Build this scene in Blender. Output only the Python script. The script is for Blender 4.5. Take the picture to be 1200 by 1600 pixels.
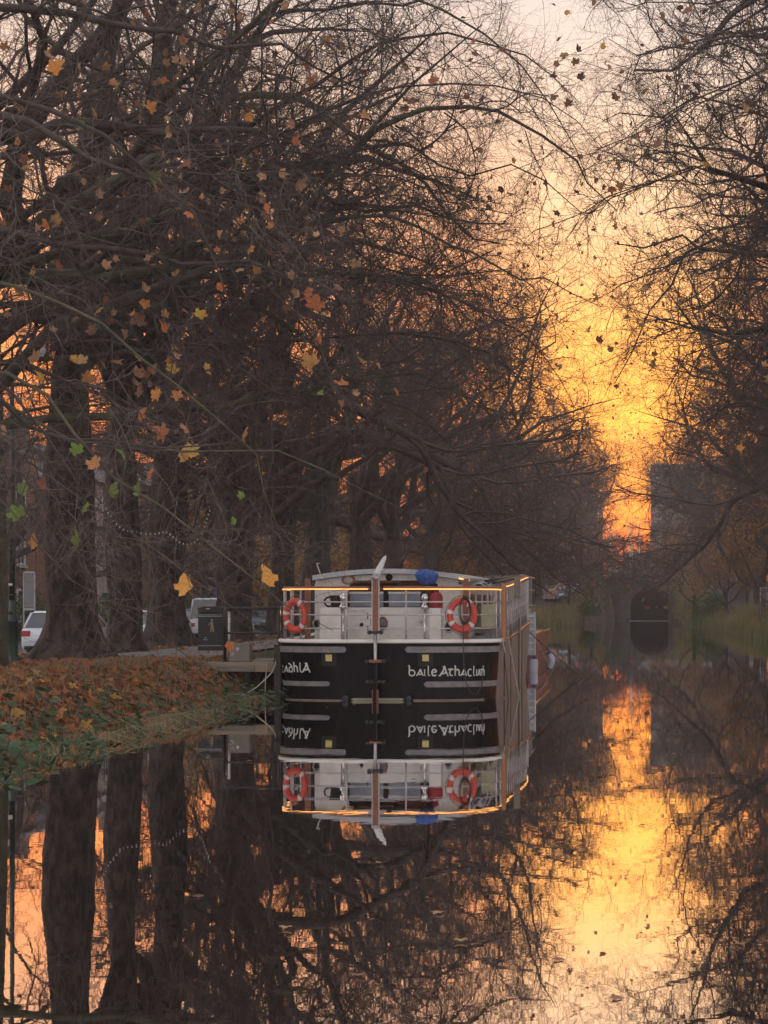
import bpy, bmesh, math, random
import numpy as np
from mathutils import Vector, Matrix
rad = math.radians
scene = bpy.context.scene
for o in list(bpy.data.objects):
    bpy.data.objects.remove(o)

# ------------------------------------------------------------------ camera, sky, sun, exposure
F, HX, HY, CZ = 2600.0, 1000.0, 948.0, 1.95      # lens in photo pixels, vanishing point, eye height over the water
cam_d = bpy.data.cameras.new('camera'); cam = bpy.data.objects.new('camera', cam_d)
scene.collection.objects.link(cam); scene.camera = cam
cam.location = (0, 0, CZ); cam.rotation_euler = (rad(90), 0, 0)
cam_d.sensor_fit = 'AUTO'; cam_d.sensor_width = 36; cam_d.lens = F/1600*36
cam_d.shift_x = -(HX-600)/1600; cam_d.shift_y = (HY-800)/1600
cam_d.clip_start = .1; cam_d.clip_end = 5000

SUN_EL, SUN_AZ = 3.2, 1.2
world = bpy.data.worlds.new('World'); scene.world = world; world.use_nodes = True
nt = world.node_tree; nt.nodes.clear()
def wn(t, **k):
    n = nt.nodes.new(t)
    for a, b in k.items(): setattr(n, a, b)
    return n
def ramp(stops):
    r = wn('ShaderNodeValToRGB'); e = r.color_ramp.elements
    while len(e) < len(stops): e.new(.5)
    for q, (p, c) in zip(e, stops): q.position = p; q.color = (*c, 1)
    return r
tc = wn('ShaderNodeTexCoord'); sep = wn('ShaderNodeSeparateXYZ'); nt.links.new(tc.outputs['Generated'], sep.inputs[0])
hx = wn('ShaderNodeCombineXYZ'); nt.links.new(sep.outputs[0], hx.inputs[0]); nt.links.new(sep.outputs[1], hx.inputs[1])
hn = wn('ShaderNodeVectorMath', operation='NORMALIZE'); nt.links.new(hx.outputs[0], hn.inputs[0])
dt = wn('ShaderNodeVectorMath', operation='DOT_PRODUCT'); nt.links.new(hn.outputs[0], dt.inputs[0])
dt.inputs[1].default_value = (-.012, .9999, 0)
rA = ramp([(0,(1.3,.17,.008)),(.045,(2.1,.38,.015)),(.075,(2.4,.66,.035)),(.115,(2.3,.78,.05)),(.165,(1.85,.73,.13)),(.22,(1.3,.73,.36)),(.29,(.98,.71,.53)),(.36,(.74,.65,.62)),(.6,(.76,.72,.74)),(1,(.76,.75,.79))])
rB = ramp([(0,(1.1,.16,.01)),(.08,(1.6,.33,.025)),(.13,(1.6,.42,.06)),(.18,(1.25,.43,.14)),(.23,(1.05,.52,.28)),(.30,(.86,.61,.47)),(.36,(.74,.64,.60)),(.6,(.76,.72,.74)),(1,(.76,.75,.79))])
rC = ramp([(0,(1.10,.95,.92)),(.25,(1.16,1.05,1.05)),(.6,(.98,.94,.98)),(1,(.76,.75,.79))])
for r in (rA, rB, rC): nt.links.new(sep.outputs[2], r.inputs[0])
def mr(a, b):
    m = wn('ShaderNodeMapRange', interpolation_type='SMOOTHSTEP')
    nt.links.new(dt.outputs['Value'], m.inputs[0]); m.inputs[1].default_value = a; m.inputs[2].default_value = b
    return m
m1 = mr(math.cos(rad(5.5)), math.cos(rad(.8))); m2 = mr(-.35, .75)
def mixc(f, a, b):
    m = wn('ShaderNodeMix', data_type='RGBA'); nt.links.new(f, m.inputs[0]); nt.links.new(a, m.inputs[6]); nt.links.new(b, m.inputs[7]); return m.outputs[2]
c1 = mixc(m1.outputs[0], rB.outputs[0], rA.outputs[0]); c2 = mixc(m2.outputs[0], rC.outputs[0], c1)
bg1 = wn('ShaderNodeBackground'); nt.links.new(c2, bg1.inputs[0]); bg1.inputs[1].default_value = 1.0
sky = wn('ShaderNodeTexSky', sky_type='NISHITA', sun_disc=False, sun_elevation=rad(SUN_EL), sun_rotation=rad(SUN_AZ), dust_density=4)
bg2 = wn('ShaderNodeBackground'); nt.links.new(sky.outputs[0], bg2.inputs[0]); bg2.inputs[1].default_value = .006
add = wn('ShaderNodeAddShader'); nt.links.new(bg1.outputs[0], add.inputs[0]); nt.links.new(bg2.outputs[0], add.inputs[1])
wo = wn('ShaderNodeOutputWorld'); nt.links.new(add.outputs[0], wo.inputs[0])
sd = bpy.data.lights.new('sun', 'SUN'); sd.energy = 2.0; sd.angle = rad(.5); sd.color = (1, .55, .25)
sun = bpy.data.objects.new('sun', sd); scene.collection.objects.link(sun)
d = Vector((math.sin(rad(SUN_AZ))*math.cos(rad(SUN_EL)), math.cos(rad(SUN_AZ))*math.cos(rad(SUN_EL)), math.sin(rad(SUN_EL))))
sun.rotation_euler = d.to_track_quat('Z', 'Y').to_euler()
vs = scene.view_settings; vs.view_transform = 'Standard'; vs.look = 'None'; vs.gamma = 1; vs.exposure = .32; vs.use_curve_mapping = False
scene.render.resolution_x = 768; scene.render.resolution_y = 1024
scene.render.engine = 'CYCLES'
scene.cycles.max_bounces = 5; scene.cycles.diffuse_bounces = 2; scene.cycles.glossy_bounces = 3
scene.cycles.transmission_bounces = 4; scene.cycles.volume_bounces = 0; scene.cycles.transparent_max_bounces = 8

# ------------------------------------------------------------------ helpers
COL = scene.collection
def P(px, py, Y):                       # photo pixel at distance Y -> world point
    return Vector(((px-HX)*Y/F, Y, CZ-(py-HY)*Y/F))
def X(px, Y): return (px-HX)*Y/F
def Z(py, Y): return CZ-(py-HY)*Y/F

def mat(name, c, rough=.7, c2=None, scale=8, bump=0, metal=0, emit=None, estr=0, bscale=None, rnd=0, spec=None, stretch=None, lo=.35, hi=.65, transl=0, alpha=None):
    m = bpy.data.materials.new(name); m.use_nodes = True
    t = m.node_tree; b = t.nodes['Principled BSDF']; L = t.links.new
    b.inputs['Base Color'].default_value = (*c, 1); b.inputs['Roughness'].default_value = rough; b.inputs['Metallic'].default_value = metal
    if spec is not None: b.inputs['Specular IOR Level'].default_value = spec
    co = t.nodes.new('ShaderNodeTexCoord').outputs['Object']
    if stretch:
        mp = t.nodes.new('ShaderNodeMapping'); mp.inputs['Scale'].default_value = stretch; L(co, mp.inputs[0]); co = mp.outputs[0]
    col = None
    if c2 is not None:
        n = t.nodes.new('ShaderNodeTexNoise'); n.inputs['Scale'].default_value = scale; n.inputs['Detail'].default_value = 6; n.inputs['Roughness'].default_value = .65
        L(co, n.inputs[0]); r = t.nodes.new('ShaderNodeValToRGB'); L(n.outputs[0], r.inputs[0])
        r.color_ramp.elements[0].position = lo; r.color_ramp.elements[1].position = hi
        r.color_ramp.elements[0].color = (*c, 1); r.color_ramp.elements[1].color = (*c2, 1); col = r.outputs[0]
        L(col, b.inputs['Base Color'])
    if rnd:
        oi = t.nodes.new('ShaderNodeObjectInfo'); h = t.nodes.new('ShaderNodeHueSaturation')
        a = t.nodes.new('ShaderNodeMapRange'); L(oi.outputs['Random'], a.inputs[0]); a.inputs[3].default_value = 1-rnd; a.inputs[4].default_value = 1+rnd
        a2 = t.nodes.new('ShaderNodeMapRange'); L(oi.outputs['Random'], a2.inputs[0]); a2.inputs[3].default_value = .5-rnd*.06; a2.inputs[4].default_value = .5+rnd*.06
        L(a.outputs[0], h.inputs['Value']); L(a2.outputs[0], h.inputs['Hue'])
        if col is not None: L(col, h.inputs['Color'])
        else: h.inputs['Color'].default_value = (*c, 1)
        L(h.outputs[0], b.inputs['Base Color'])
    if bump:
        n = t.nodes.new('ShaderNodeTexNoise'); n.inputs['Scale'].default_value = bscale or scale*3; n.inputs['Detail'].default_value = 5
        L(co, n.inputs[0]); bp = t.nodes.new('ShaderNodeBump'); bp.inputs['Strength'].default_value = 1; bp.inputs['Distance'].default_value = bump
        L(n.outputs[0], bp.inputs['Height']); L(bp.outputs[0], b.inputs['Normal'])
    if emit: b.inputs['Emission Color'].default_value = (*emit, 1); b.inputs['Emission Strength'].default_value = estr
    if transl:
        tr = t.nodes.new('ShaderNodeBsdfTranslucent'); mx = t.nodes.new('ShaderNodeMixShader'); mx.inputs[0].default_value = transl
        src = b.inputs['Base Color'].links[0].from_socket if b.inputs['Base Color'].links else None
        if src: L(src, tr.inputs[0])
        else: tr.inputs[0].default_value = (*c, 1)
        o = t.nodes['Material Output']; L(b.outputs[0], mx.inputs[1]); L(tr.outputs[0], mx.inputs[2]); L(mx.outputs[0], o.inputs[0])
    return m

M = dict(
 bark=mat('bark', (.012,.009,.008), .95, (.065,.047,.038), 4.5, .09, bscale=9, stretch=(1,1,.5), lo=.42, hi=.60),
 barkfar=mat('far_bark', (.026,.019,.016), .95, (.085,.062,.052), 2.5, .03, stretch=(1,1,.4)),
 barkdark=mat('dark_bark', (.025,.026,.024), .9, (.06,.06,.05), 6, .02),
 limb=mat('limb_bark', (.022,.017,.015), .9, (.075,.058,.047), 4, .015, bscale=20),
 limbgreen=mat('mossy_limb', (.035,.034,.024), .9, (.09,.085,.05), 5, .01, bscale=20),
 twig=mat('twig', (.05,.036,.031), .85, (.10,.072,.062), .7),
 twiglight=mat('light_twig', (.05,.038,.033), .8, (.16,.125,.11), .9),
 twignear=mat('near_twig', (.040,.030,.026), .8, (.125,.096,.084), .7),
 leaf_o=mat('orange_leaf', (.46,.18,.05), .6, (.64,.29,.08), 14, rnd=.35, transl=.35),
 leaf_r=mat('russet_leaf', (.26,.10,.05), .65, (.40,.17,.08), 14, rnd=.35, transl=.25),
 leaf_y=mat('yellow_leaf', (.34,.17,.04), .6, (.45,.25,.06), 12, rnd=.3, transl=.35),
 leaf_b=mat('brown_leaf', (.17,.085,.045), .7, (.34,.18,.10), 14, rnd=.4, transl=.15),
 autumn=mat('amber_foliage', (.26,.13,.045), .7, (.40,.22,.08), 2, transl=.2),
 leaf_g=mat('green_leaf', (.085,.15,.03), .55, (.17,.24,.05), 12, rnd=.3, transl=.3),
 ivy=mat('ivy_leaf', (.022,.05,.022), .5, (.06,.11,.045), 10, rnd=.35, transl=.12),
 straw=mat('dry_grass', (.18,.16,.09), .8, (.30,.25,.14), 6),
 grass=mat('grass_blade', (.055,.085,.02), .8, (.11,.13,.035), 1.2),
 reedg=mat('green_reed_blade', (.11,.125,.045), .8, (.20,.18,.08), .3),
 reed=mat('reed_blade', (.15,.16,.055), .8, (.36,.24,.11), .25, lo=.4, hi=.6),
 soil=mat('bank_soil', (.035,.028,.018), .95, (.075,.055,.03), 3, .03),
 verge=mat('grass_ground', (.04,.055,.018), .95, (.075,.075,.03), 2.5, .03),
 asphalt=mat('asphalt', (.13,.125,.125), .85, (.19,.18,.175), 10, .006, bscale=60),
 road=mat('road', (.05,.05,.052), .8, (.075,.073,.073), 6, .004, bscale=60),
 kerb=mat('kerb_stone', (.22,.21,.20), .85, (.30,.28,.26), 6, .005),
 black=mat('black_hull_paint', (.005,.005,.007), .25, (.030,.024,.020), 2.5, .003, bscale=3, spec=.12, stretch=(3,3,.7), lo=.52, hi=.85),
 redhull=mat('red_oxide_paint', (.20,.07,.05), .6, (.28,.11,.075), 4, .004),
 brownhull=mat('brown_side_paint', (.19,.165,.15), .4, (.34,.30,.265), 5, .004, stretch=(1,1,.3)),
 cream=mat('cream_paint', (.66,.62,.54), .5, (.88,.86,.81), 2.2, .002, lo=.25, hi=.55),
 white=mat('white_paint', (.70,.70,.70), .45, (.80,.80,.79), 4),
 greypaint=mat('grey_paint', (.30,.30,.32), .5, (.38,.38,.40), 5),
 rubber=mat('grey_strip', (.15,.14,.145), .5, (.25,.235,.24), 7),
 steel=mat('galvanised_steel', (.42,.42,.43), .38, (.55,.54,.55), 12, metal=.7),
 chrome=mat('chrome', (.75,.75,.76), .12, metal=1),
 wood=mat('varnished_wood', (.19,.065,.035), .35, (.29,.11,.06), 6, .002, stretch=(6,6,.6)),
 woodpale=mat('pale_timber', (.26,.20,.14), .8, (.36,.29,.21), 5, .004, stretch=(.4,6,6)),
 plank=mat('weathered_plank', (.17,.15,.13), .85, (.25,.22,.19), 5, .004, stretch=(.5,6,6)),
 darkmetal=mat('black_metal', (.010,.012,.014), .35, (.022,.024,.026), 8),
 greenmetal=mat('dark_green_metal', (.012,.035,.032), .4, (.02,.05,.045), 8),
 rope=mat('dark_rope', (.03,.026,.024), .9, (.06,.05,.045), 60),
 ropepale=mat('pale_rope', (.33,.30,.25), .9, (.45,.41,.35), 60),
 buoy=mat('red_buoy', (.55,.055,.035), .45, (.62,.085,.05), 8),
 tape=mat('reflective_tape', (.65,.62,.60), .4),
 blue=mat('blue_tarp', (.015,.065,.30), .5, (.03,.11,.42), 9, .03, bscale=10),
 red=mat('red_plastic', (.30,.015,.02), .4),
 dark=mat('dark_interior', (.012,.010,.010), .8),
 pane=mat('blue_grey_pane', (.20,.24,.31), .15, (.30,.34,.40), 4),
 glass=mat('dark_glass', (.03,.04,.05), .06, spec=.9),
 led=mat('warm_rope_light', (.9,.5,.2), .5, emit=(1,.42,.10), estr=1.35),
 glintmetal=mat('sunset_glint_metal', (.85,.62,.38), .22, metal=1),  # golden tint stands in for the sunset reflected along the side gunwales
 bulb=mat('festoon_bulb', (.40,.38,.36), .2),
 cable=mat('black_cable', (.01,.01,.01), .7),
 yellow=mat('yellow_mark', (.55,.50,.16), .5),
 letter=mat('white_lettering', (.66,.66,.63), .5),
 cabinet=mat('grey_cabinet', (.17,.15,.13), .7, (.21,.19,.165), 6),
 carwhite=mat('white_car_paint', (.60,.63,.70), .2), carsilver=mat('silver_car_paint', (.35,.37,.40), .2, metal=.5),
 cardark=mat('dark_car_paint', (.03,.035,.045), .15), carred=mat('red_car_paint', (.45,.02,.03), .2), carblue=mat('blue_grey_car_paint',(.10,.13,.17),.18),
 tyre=mat('tyre', (.012,.012,.012), .9), rim=mat('wheel_rim', (.4,.4,.42), .3, metal=.8),
 lampred=mat('red_lens', (.35,.02,.02), .2), litred=mat('lit_red_lens', (.8,.02,.02), .3, emit=(1,.015,.02), estr=3.0), lampclear=mat('clear_lens', (.7,.7,.7), .1),
 plate=mat('number_plate', (.42,.43,.45), .5), ink=mat('dark_ink', (.02,.02,.025), .6),
 brick=mat('red_brick', (.17,.075,.05), .9, (.27,.13,.09), 8, .01), render_=mat('pale_render', (.34,.29,.26), .9, (.42,.37,.33), 1),
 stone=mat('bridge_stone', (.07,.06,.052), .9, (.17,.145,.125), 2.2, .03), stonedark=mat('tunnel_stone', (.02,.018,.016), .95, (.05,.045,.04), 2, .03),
 concrete=mat('tower_concrete', (.22,.19,.18), .9, (.28,.25,.24), .2), slate=mat('slate', (.06,.06,.065), .7, (.09,.085,.09), 3),
 frame=mat('window_frame', (.62,.62,.62), .5), sheet=mat('pale_panel', (.44,.47,.50), .5, (.54,.56,.58), 4),
 hedge=mat('hedge_leaf', (.035,.07,.02), .7, (.07,.11,.03), 3), fender=mat('white_fender', (.48,.52,.60), .4), fblue=mat('fender_blue',(.02,.06,.30),.4),
 tin=mat('khaki_panel', (.30,.30,.20), .6, (.38,.37,.26), 6), orangeplank=mat('orange_timber', (.42,.17,.07), .6, (.52,.23,.10), 5, stretch=(5,5,.5)),
)

class MB:
    def __init__(s): s.v = []; s.f = []; s.sm = []
    def box(s, a, b, sm=False):
        x0,y0,z0 = (min(a[i],b[i]) for i in range(3)); x1,y1,z1 = (max(a[i],b[i]) for i in range(3)); n = len(s.v)
        s.v += [(x0,y0,z0),(x1,y0,z0),(x1,y1,z0),(x0,y1,z0),(x0,y0,z1),(x1,y0,z1),(x1,y1,z1),(x0,y1,z1)]
        s.f += [tuple(n+i for i in q) for q in ((3,2,1,0),(4,5,6,7),(0,1,5,4),(1,2,6,5),(2,3,7,6),(3,0,4,7))]; s.sm += [sm]*6
        return s
    def tube(s, pts, r, k=8, cap=True, sm=True, lobes=None):
        pts = [Vector(p) for p in pts]; n0 = len(s.v); rr = r if hasattr(r, '__len__') else [r]*len(pts)
        t0 = (pts[1]-pts[0]).normalized(); up = Vector((0,0,1)) if abs(t0.z) < .9 else Vector((1,0,0))
        u = t0.cross(up).normalized()
        for i, p in enumerate(pts):
            t = (pts[min(i+1,len(pts)-1)]-pts[max(i-1,0)]).normalized()
            u = (u-t*u.dot(t)).normalized(); w = t.cross(u)
            for j in range(k):
                a = 2*math.pi*j/k; q = rr[i]*(lobes(i,j) if lobes else 1)
                s.v.append(tuple(p+(u*math.cos(a)+w*math.sin(a))*q))
        for i in range(len(pts)-1):
            for j in range(k):
                a = n0+i*k+j; b = n0+i*k+(j+1)%k; s.f.append((a, b, b+k, a+k)); s.sm.append(sm)
        if cap:
            s.f.append(tuple(n0+j for j in range(k))[::-1]); s.f.append(tuple(n0+(len(pts)-1)*k+j for j in range(k))); s.sm += [False]*2
        return s
    def loft(s, rings, close=True, cap=True, sm=True):
        n0 = len(s.v); k = len(rings[0])
        for r in rings: s.v += [tuple(p) for p in r]
        for i in range(len(rings)-1):
            for j in range(k if close else k-1):
                a = n0+i*k+j; b = n0+i*k+(j+1)%k; s.f.append((a, b, b+k, a+k)); s.sm.append(sm)
        if cap:
            s.f.append(tuple(n0+j for j in range(k))[::-1]); s.f.append(tuple(n0+(len(rings)-1)*k+j for j in range(k))); s.sm += [False]*2
        return s
    def lathe(s, prof, c=(0,0,0), k=16, axis='z'):
        rings = []
        for r, h in prof:
            ring = []
            for j in range(k):
                a = 2*math.pi*j/k; x, y = r*math.cos(a), r*math.sin(a)
                q = (x, y, h) if axis == 'z' else ((x, h, y) if axis == 'y' else (h, x, y))
                ring.append((c[0]+q[0], c[1]+q[1], c[2]+q[2]))
            rings.append(ring)
        return s.loft(rings)
    def torus(s, c, R, r, axis='y', k=28, k2=10, sx=1, a0=0, a1=2*math.pi):
        n0 = len(s.v); full = abs(a1-a0-2*math.pi) < 1e-6; n = k if full else k+1
        for i in range(n):
            a = a0+(a1-a0)*i/k
            for j in range(k2):
                b = 2*math.pi*j/k2; q = R+r*math.cos(b); x, z, y = q*math.cos(a)*sx, q*math.sin(a), r*math.sin(b)
                p = (x, y, z) if axis == 'y' else ((y, x, z) if axis == 'x' else (x, z, y))
                s.v.append((c[0]+p[0], c[1]+p[1], c[2]+p[2]))
        for i in range(k):
            for j in range(k2):
                a = n0+i*k2+j; b = n0+i*k2+(j+1)%k2; c2 = n0+((i+1)%n)*k2+j; d2 = n0+((i+1)%n)*k2+(j+1)%k2
                s.f.append((a, c2, d2, b)); s.sm.append(True)
        return s
    def prism(s, poly, h0, h1, axis='z'):
        # poly 2D; axis z: (x,y); axis y: (x,z); axis x: (y,z)
        f = {'z': lambda p, h: (p[0],p[1],h), 'y': lambda p, h: (p[0],h,p[1]), 'x': lambda p, h: (h,p[0],p[1])}[axis]
        return s.loft([[f(p,h0) for p in poly], [f(p,h1) for p in poly]], sm=False)
    def quad(s, *p):
        n = len(s.v); s.v += [tuple(q) for q in p]; s.f.append(tuple(range(n, n+len(p)))); s.sm.append(False); return s
    def mesh(s, name, m, bevel=0):
        me = bpy.data.meshes.new(name); me.from_pydata(s.v, [], s.f)
        me.polygons.foreach_set('use_smooth', s.sm); me.materials.append(M[m] if isinstance(m, str) else m); me.update()
        bm = bmesh.new(); bm.from_mesh(me); bmesh.ops.recalc_face_normals(bm, faces=bm.faces)
        if bevel: bmesh.ops.bevel(bm, geom=[e for e in bm.edges if len(e.link_faces) == 2 and e.calc_face_angle(0) > .6], offset=bevel, segments=2, affect='EDGES', profile=.6)
        bm.to_mesh(me); bm.free()
        return me
    def build(s, name, m, parent=None, bevel=0, label=None):
        return link(name, s.mesh(name, m, bevel), parent, label)

def link(name, data, parent=None, label=None, loc=None, rot=None, sc=None):
    o = bpy.data.objects.new(name, data); COL.objects.link(o)
    if parent is not None:
        o.parent = parent
        if parent.parent is None and parent.type == 'EMPTY' and parent.get('_w'): o.matrix_parent_inverse = Matrix.Translation(-parent.location)
    if label: o['label'] = label
    if loc is not None: o.location = loc
    if rot is not None: o.rotation_euler = rot
    if sc is not None: o.scale = sc if hasattr(sc, '__len__') else (sc,)*3
    return o
def thing(name, label, cat, loc=(0,0,0), rz=0, group=None, world=False):
    o = bpy.data.objects.new(name, None); COL.objects.link(o); o.location = loc; o.rotation_euler = (0,0,rz); o.empty_display_size = .3
    o['label'] = label; o['category'] = cat
    if group: o['group'] = group
    if world: o['_w'] = 1
    return o
def tag(o, label, cat, group=None):
    o['label'] = label; o['category'] = cat
    if group: o['group'] = group
    return o
def struct(o): o['kind'] = 'structure'; return o
def stuff(o, label=None, cat=None):
    o['kind'] = 'stuff'
    if label: o['label'] = label
    if cat: o['category'] = cat
    return o
def copy_tree(o, parent=None, keep=None):
    c = o.copy(); COL.objects.link(c); c.parent = parent
    for ch in list(o.children): copy_tree(ch, c)
    return c

# vectorised tubes
def tubes_np(groups):
    """groups: list of (P[N,n,3], R[N,n], sides) -> verts, quads"""
    V = []; Q = []; off = 0
    for Pn, Rn, k in groups:
        N, n, _ = Pn.shape
        if N == 0: continue
        T = np.empty_like(Pn); T[:,1:-1] = Pn[:,2:]-Pn[:,:-2]; T[:,0] = Pn[:,1]-Pn[:,0]; T[:,-1] = Pn[:,-1]-Pn[:,-2]
        T /= np.linalg.norm(T, axis=2, keepdims=True)+1e-9
        ref = np.zeros_like(T); m = np.abs(T[:,0:1,2:3]) < .8
        ref[...] = np.where(m, np.array([0,0,1.]), np.array([1.,0,0]))
        U = np.cross(T, ref); U /= np.linalg.norm(U, axis=2, keepdims=True)+1e-9; W = np.cross(T, U)
        a = 2*np.pi*np.arange(k)/k
        ring = Pn[:,:,None,:]+Rn[:,:,None,None]*(U[:,:,None,:]*np.cos(a)[None,None,:,None]+W[:,:,None,:]*np.sin(a)[None,None,:,None])
        V.append(ring.reshape(-1,3))
        idx = off+np.arange(N*n*k).reshape(N,n,k); nx = np.roll(idx, -1, axis=2)
        Q.append(np.stack([idx[:,:-1], nx[:,:-1], nx[:,1:], idx[:,1:]], axis=-1).reshape(-1,4)); off += N*n*k
    return np.concatenate(V), np.concatenate(Q)
def np_mesh(name, V, Q, m, smooth=True):
    me = bpy.data.meshes.new(name); k = Q.shape[1]
    me.vertices.add(len(V)); me.vertices.foreach_set('co', V.astype(np.float32).ravel())
    me.loops.add(Q.size); me.loops.foreach_set('vertex_index', Q.astype(np.int32).ravel())
    me.polygons.add(len(Q)); me.polygons.foreach_set('loop_start', np.arange(0, Q.size, k, dtype=np.int32))
    me.polygons.foreach_set('loop_total', np.full(len(Q), k, dtype=np.int32))
    me.update(calc_edges=True); me.polygons.foreach_set('use_smooth', np.full(len(Q), smooth))
    me.materials.append(M[m]); me.validate(); return me

def grow(rng, Pp, Rp, nch, ratio, ang, nseg, wig, trop, rr, tmin=.15, lmin=.15, absr=None):
    """children of every parent polyline"""
    N, n, _ = Pp.shape; seglen = np.linalg.norm(np.diff(Pp, axis=1), axis=2); L = seglen.sum(1)
    idx = np.repeat(np.arange(N), nch); C = len(idx)
    t = tmin+(1-tmin)*((np.tile(np.arange(nch), N)+rng.random(C))/nch); t = np.minimum(t, .995)
    s = t*(n-1); i0 = np.minimum(s.astype(int), n-2); fr = (s-i0)[:,None]
    a, b = Pp[idx,i0], Pp[idx,i0+1]; start = a*(1-fr)+b*fr; T = b-a; T /= np.linalg.norm(T, axis=1, keepdims=True)+1e-9
    pr = Rp[idx,i0]*(1-fr[:,0])+Rp[idx,i0+1]*fr[:,0]
    rnd = rng.normal(size=(C,3)); rnd -= T*(rnd*T).sum(1, keepdims=True); rnd /= np.linalg.norm(rnd, axis=1, keepdims=True)+1e-9
    an = np.radians(rng.uniform(ang[0], ang[1], C))[:,None]
    D = T*np.cos(an)+rnd*np.sin(an)
    ln = np.maximum(L[idx]*rng.uniform(ratio[0], ratio[1], C)*(1.15-.55*t), lmin)
    out = np.empty((C, nseg+1, 3)); out[:,0] = start; p = start.copy()
    for k in range(nseg):
        D = D+rng.normal(size=(C,3))*wig; D[:,2] += trop if not callable(trop) else trop(p, k/nseg); D /= np.linalg.norm(D, axis=1, keepdims=True)
        p = p+D*(ln/nseg)[:,None]; out[:,k+1] = p
    r0 = np.minimum(pr*.8, pr*rr+.0) if absr is None else np.minimum(pr*.8, absr*rng.uniform(.7,1.3,C))
    R = r0[:,None]*np.linspace(1, .45, nseg+1)[None,:]
    return out, R

def leaf_poly():
    r = [(.05,-.04),(.26,-.12),(.56,-.02),(.47,.10),(.42,.20),(.60,.36),(.56,.60),(.44,.58),(.30,.52),(.24,.72)]
    return [(0,0)]+r+[(0,.95)]+[(-x,y) for x, y in r[::-1]]
def leaf_mesh(name, m, size=.2, fold=.25, curl=.3, seed=0):
    rg = random.Random(seed); pts = leaf_poly(); b = MB(); cz = lambda x, y: abs(x)*fold+(-curl*y*y)+rg.uniform(-.05,.05)
    c = (0,.25,0); b.v = [tuple(size*q for q in (0,.3,0))]+[(size*x*rg.uniform(.9,1.1), size*y*rg.uniform(.9,1.1), size*cz(x,y)) for x, y in pts]
    k = len(pts); b.f = [(0, 1+i, 1+(i+1)%k) for i in range(k)]; b.sm = [True]*k
    b.tube([(0,0,0),(0,-.35*size,-.12*size)], .012*size+.0012, 3, cap=False); b.v = [(x, y+.35*size, z+.12*size) for x, y, z in b.v]
    me = bpy.data.meshes.new(name); me.from_pydata(b.v, [], b.f); me.materials.append(M[m]); me.update(); return me
LEAF = {k: [leaf_mesh('leaf', k, 1, f, c, i) for i, (f, c) in enumerate(((.25,.3),(.5,.1),(-.3,.5)))] for k in ('leaf_o','leaf_r','leaf_y','leaf_b','leaf_g')}
def leaf_cloud(name, pts, m, size, rng, simple=False):
    """many leaves in one mesh; 6-point leaves"""
    tmpl = np.array([(0,0,0),(.35,.1,.08),(.5,.55,.1),(.15,.6,0),(0,1,-.1),(-.15,.6,0),(-.5,.55,.1),(-.35,.1,.08)]) if not simple else np.array([(0,0,0),(.4,.5,.08),(0,1,0),(-.4,.5,.08)])
    N = len(pts); k = len(tmpl); A = rng.normal(size=(N,3)); A /= np.linalg.norm(A, axis=1, keepdims=True)
    B = rng.normal(size=(N,3)); B -= A*(A*B).sum(1, keepdims=True); B /= np.linalg.norm(B, axis=1, keepdims=True); C = np.cross(A, B)
    s = (size*rng.uniform(.6,1.3,N))[:,None,None]
    V = pts[:,None,:]+s*(tmpl[None,:,0:1]*A[:,None]+tmpl[None,:,1:2]*B[:,None]+tmpl[None,:,2:3]*C[:,None])
    Q = np.arange(N*k).reshape(N, k)
    return np_mesh(name, V.reshape(-1,3), Q, m, False)
HAZE = 1

# ------------------------------------------------------------------ ground, canal, paths
rng = np.random.default_rng(7); R_ = random.Random(5)
def ss(t): t = np.clip(t, 0, 1); return t*t*(3-2*t)
def XL(y): return -7.95 - .35*ss((y-36)/8) + 4.2*ss((y-165)/60)
def XR(y): return 7.4 - 3.0*ss((y-105)/115)
def noise2(x, y): return .5*np.sin(x*1.7+y*.9+1)*np.sin(y*1.3-x*.4)+.3*np.sin(x*4.1-y*2.3)+.2*np.sin(x*7.3+y*5.9)
def height(x, y):
    x = np.asarray(x, float); y = np.asarray(y, float)
    dl = XL(y)+.18*noise2(y*.8, y*0)-x; dr = x-XR(y)-.25*noise2(y*.5, y*0+2)
    wl = 2.7-1.6*ss((y-33)/4)
    l = -.18+.93*ss((dl+.25)/wl)**.8; r = -.18+1.15*ss((dr+.3)/3.0)
    h = np.where(dl > -.25, l, np.where(dr > -.3, r, -.18-1.2*ss(np.minimum(-dl-.25, -dr-.3)/1.0)))
    h = np.where(x < -15.5, h-.42*ss((-15.5-x)/1.2), h)
    h = h+np.where((x < XL(y)-.3) & (x > -15.5), .05*noise2(x*1.5, y*1.5), 0)
    hill = 4.5*ss((y-178)/50); side = (dl > -.25) | (dr > -.3)
    h = np.where(side, h+hill, h)
    return np.where(y > 239.9, 5.0, h)
xs = np.unique(np.concatenate([np.linspace(-900,-60,12), np.linspace(-60,-16,30), np.linspace(-16,-6,70), np.linspace(-6,6,14), np.linspace(3.5,13,50), np.linspace(13,60,20), np.linspace(60,900,12)]))
ys = np.unique(np.concatenate([np.linspace(-40,8,10), np.linspace(8,60,150), np.linspace(60,240,140), [240.01, 244], np.linspace(250,1800,14)]))
GX, GY = np.meshgrid(xs, ys); GZ = height(GX, GY); nx_, ny_ = len(xs), len(ys)
V = np.stack([GX, GY, GZ], -1).reshape(-1,3); I = np.arange(nx_*ny_).reshape(ny_, nx_)
Q = np.stack([I[:-1,:-1], I[:-1,1:], I[1:,1:], I[1:,:-1]], -1).reshape(-1,4)
ground = struct(link('ground', np_mesh('ground', V, Q, 'verge'))); ground.data.materials[0] = M['soil']
def hz(x, y): return float(height(x, y))

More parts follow.
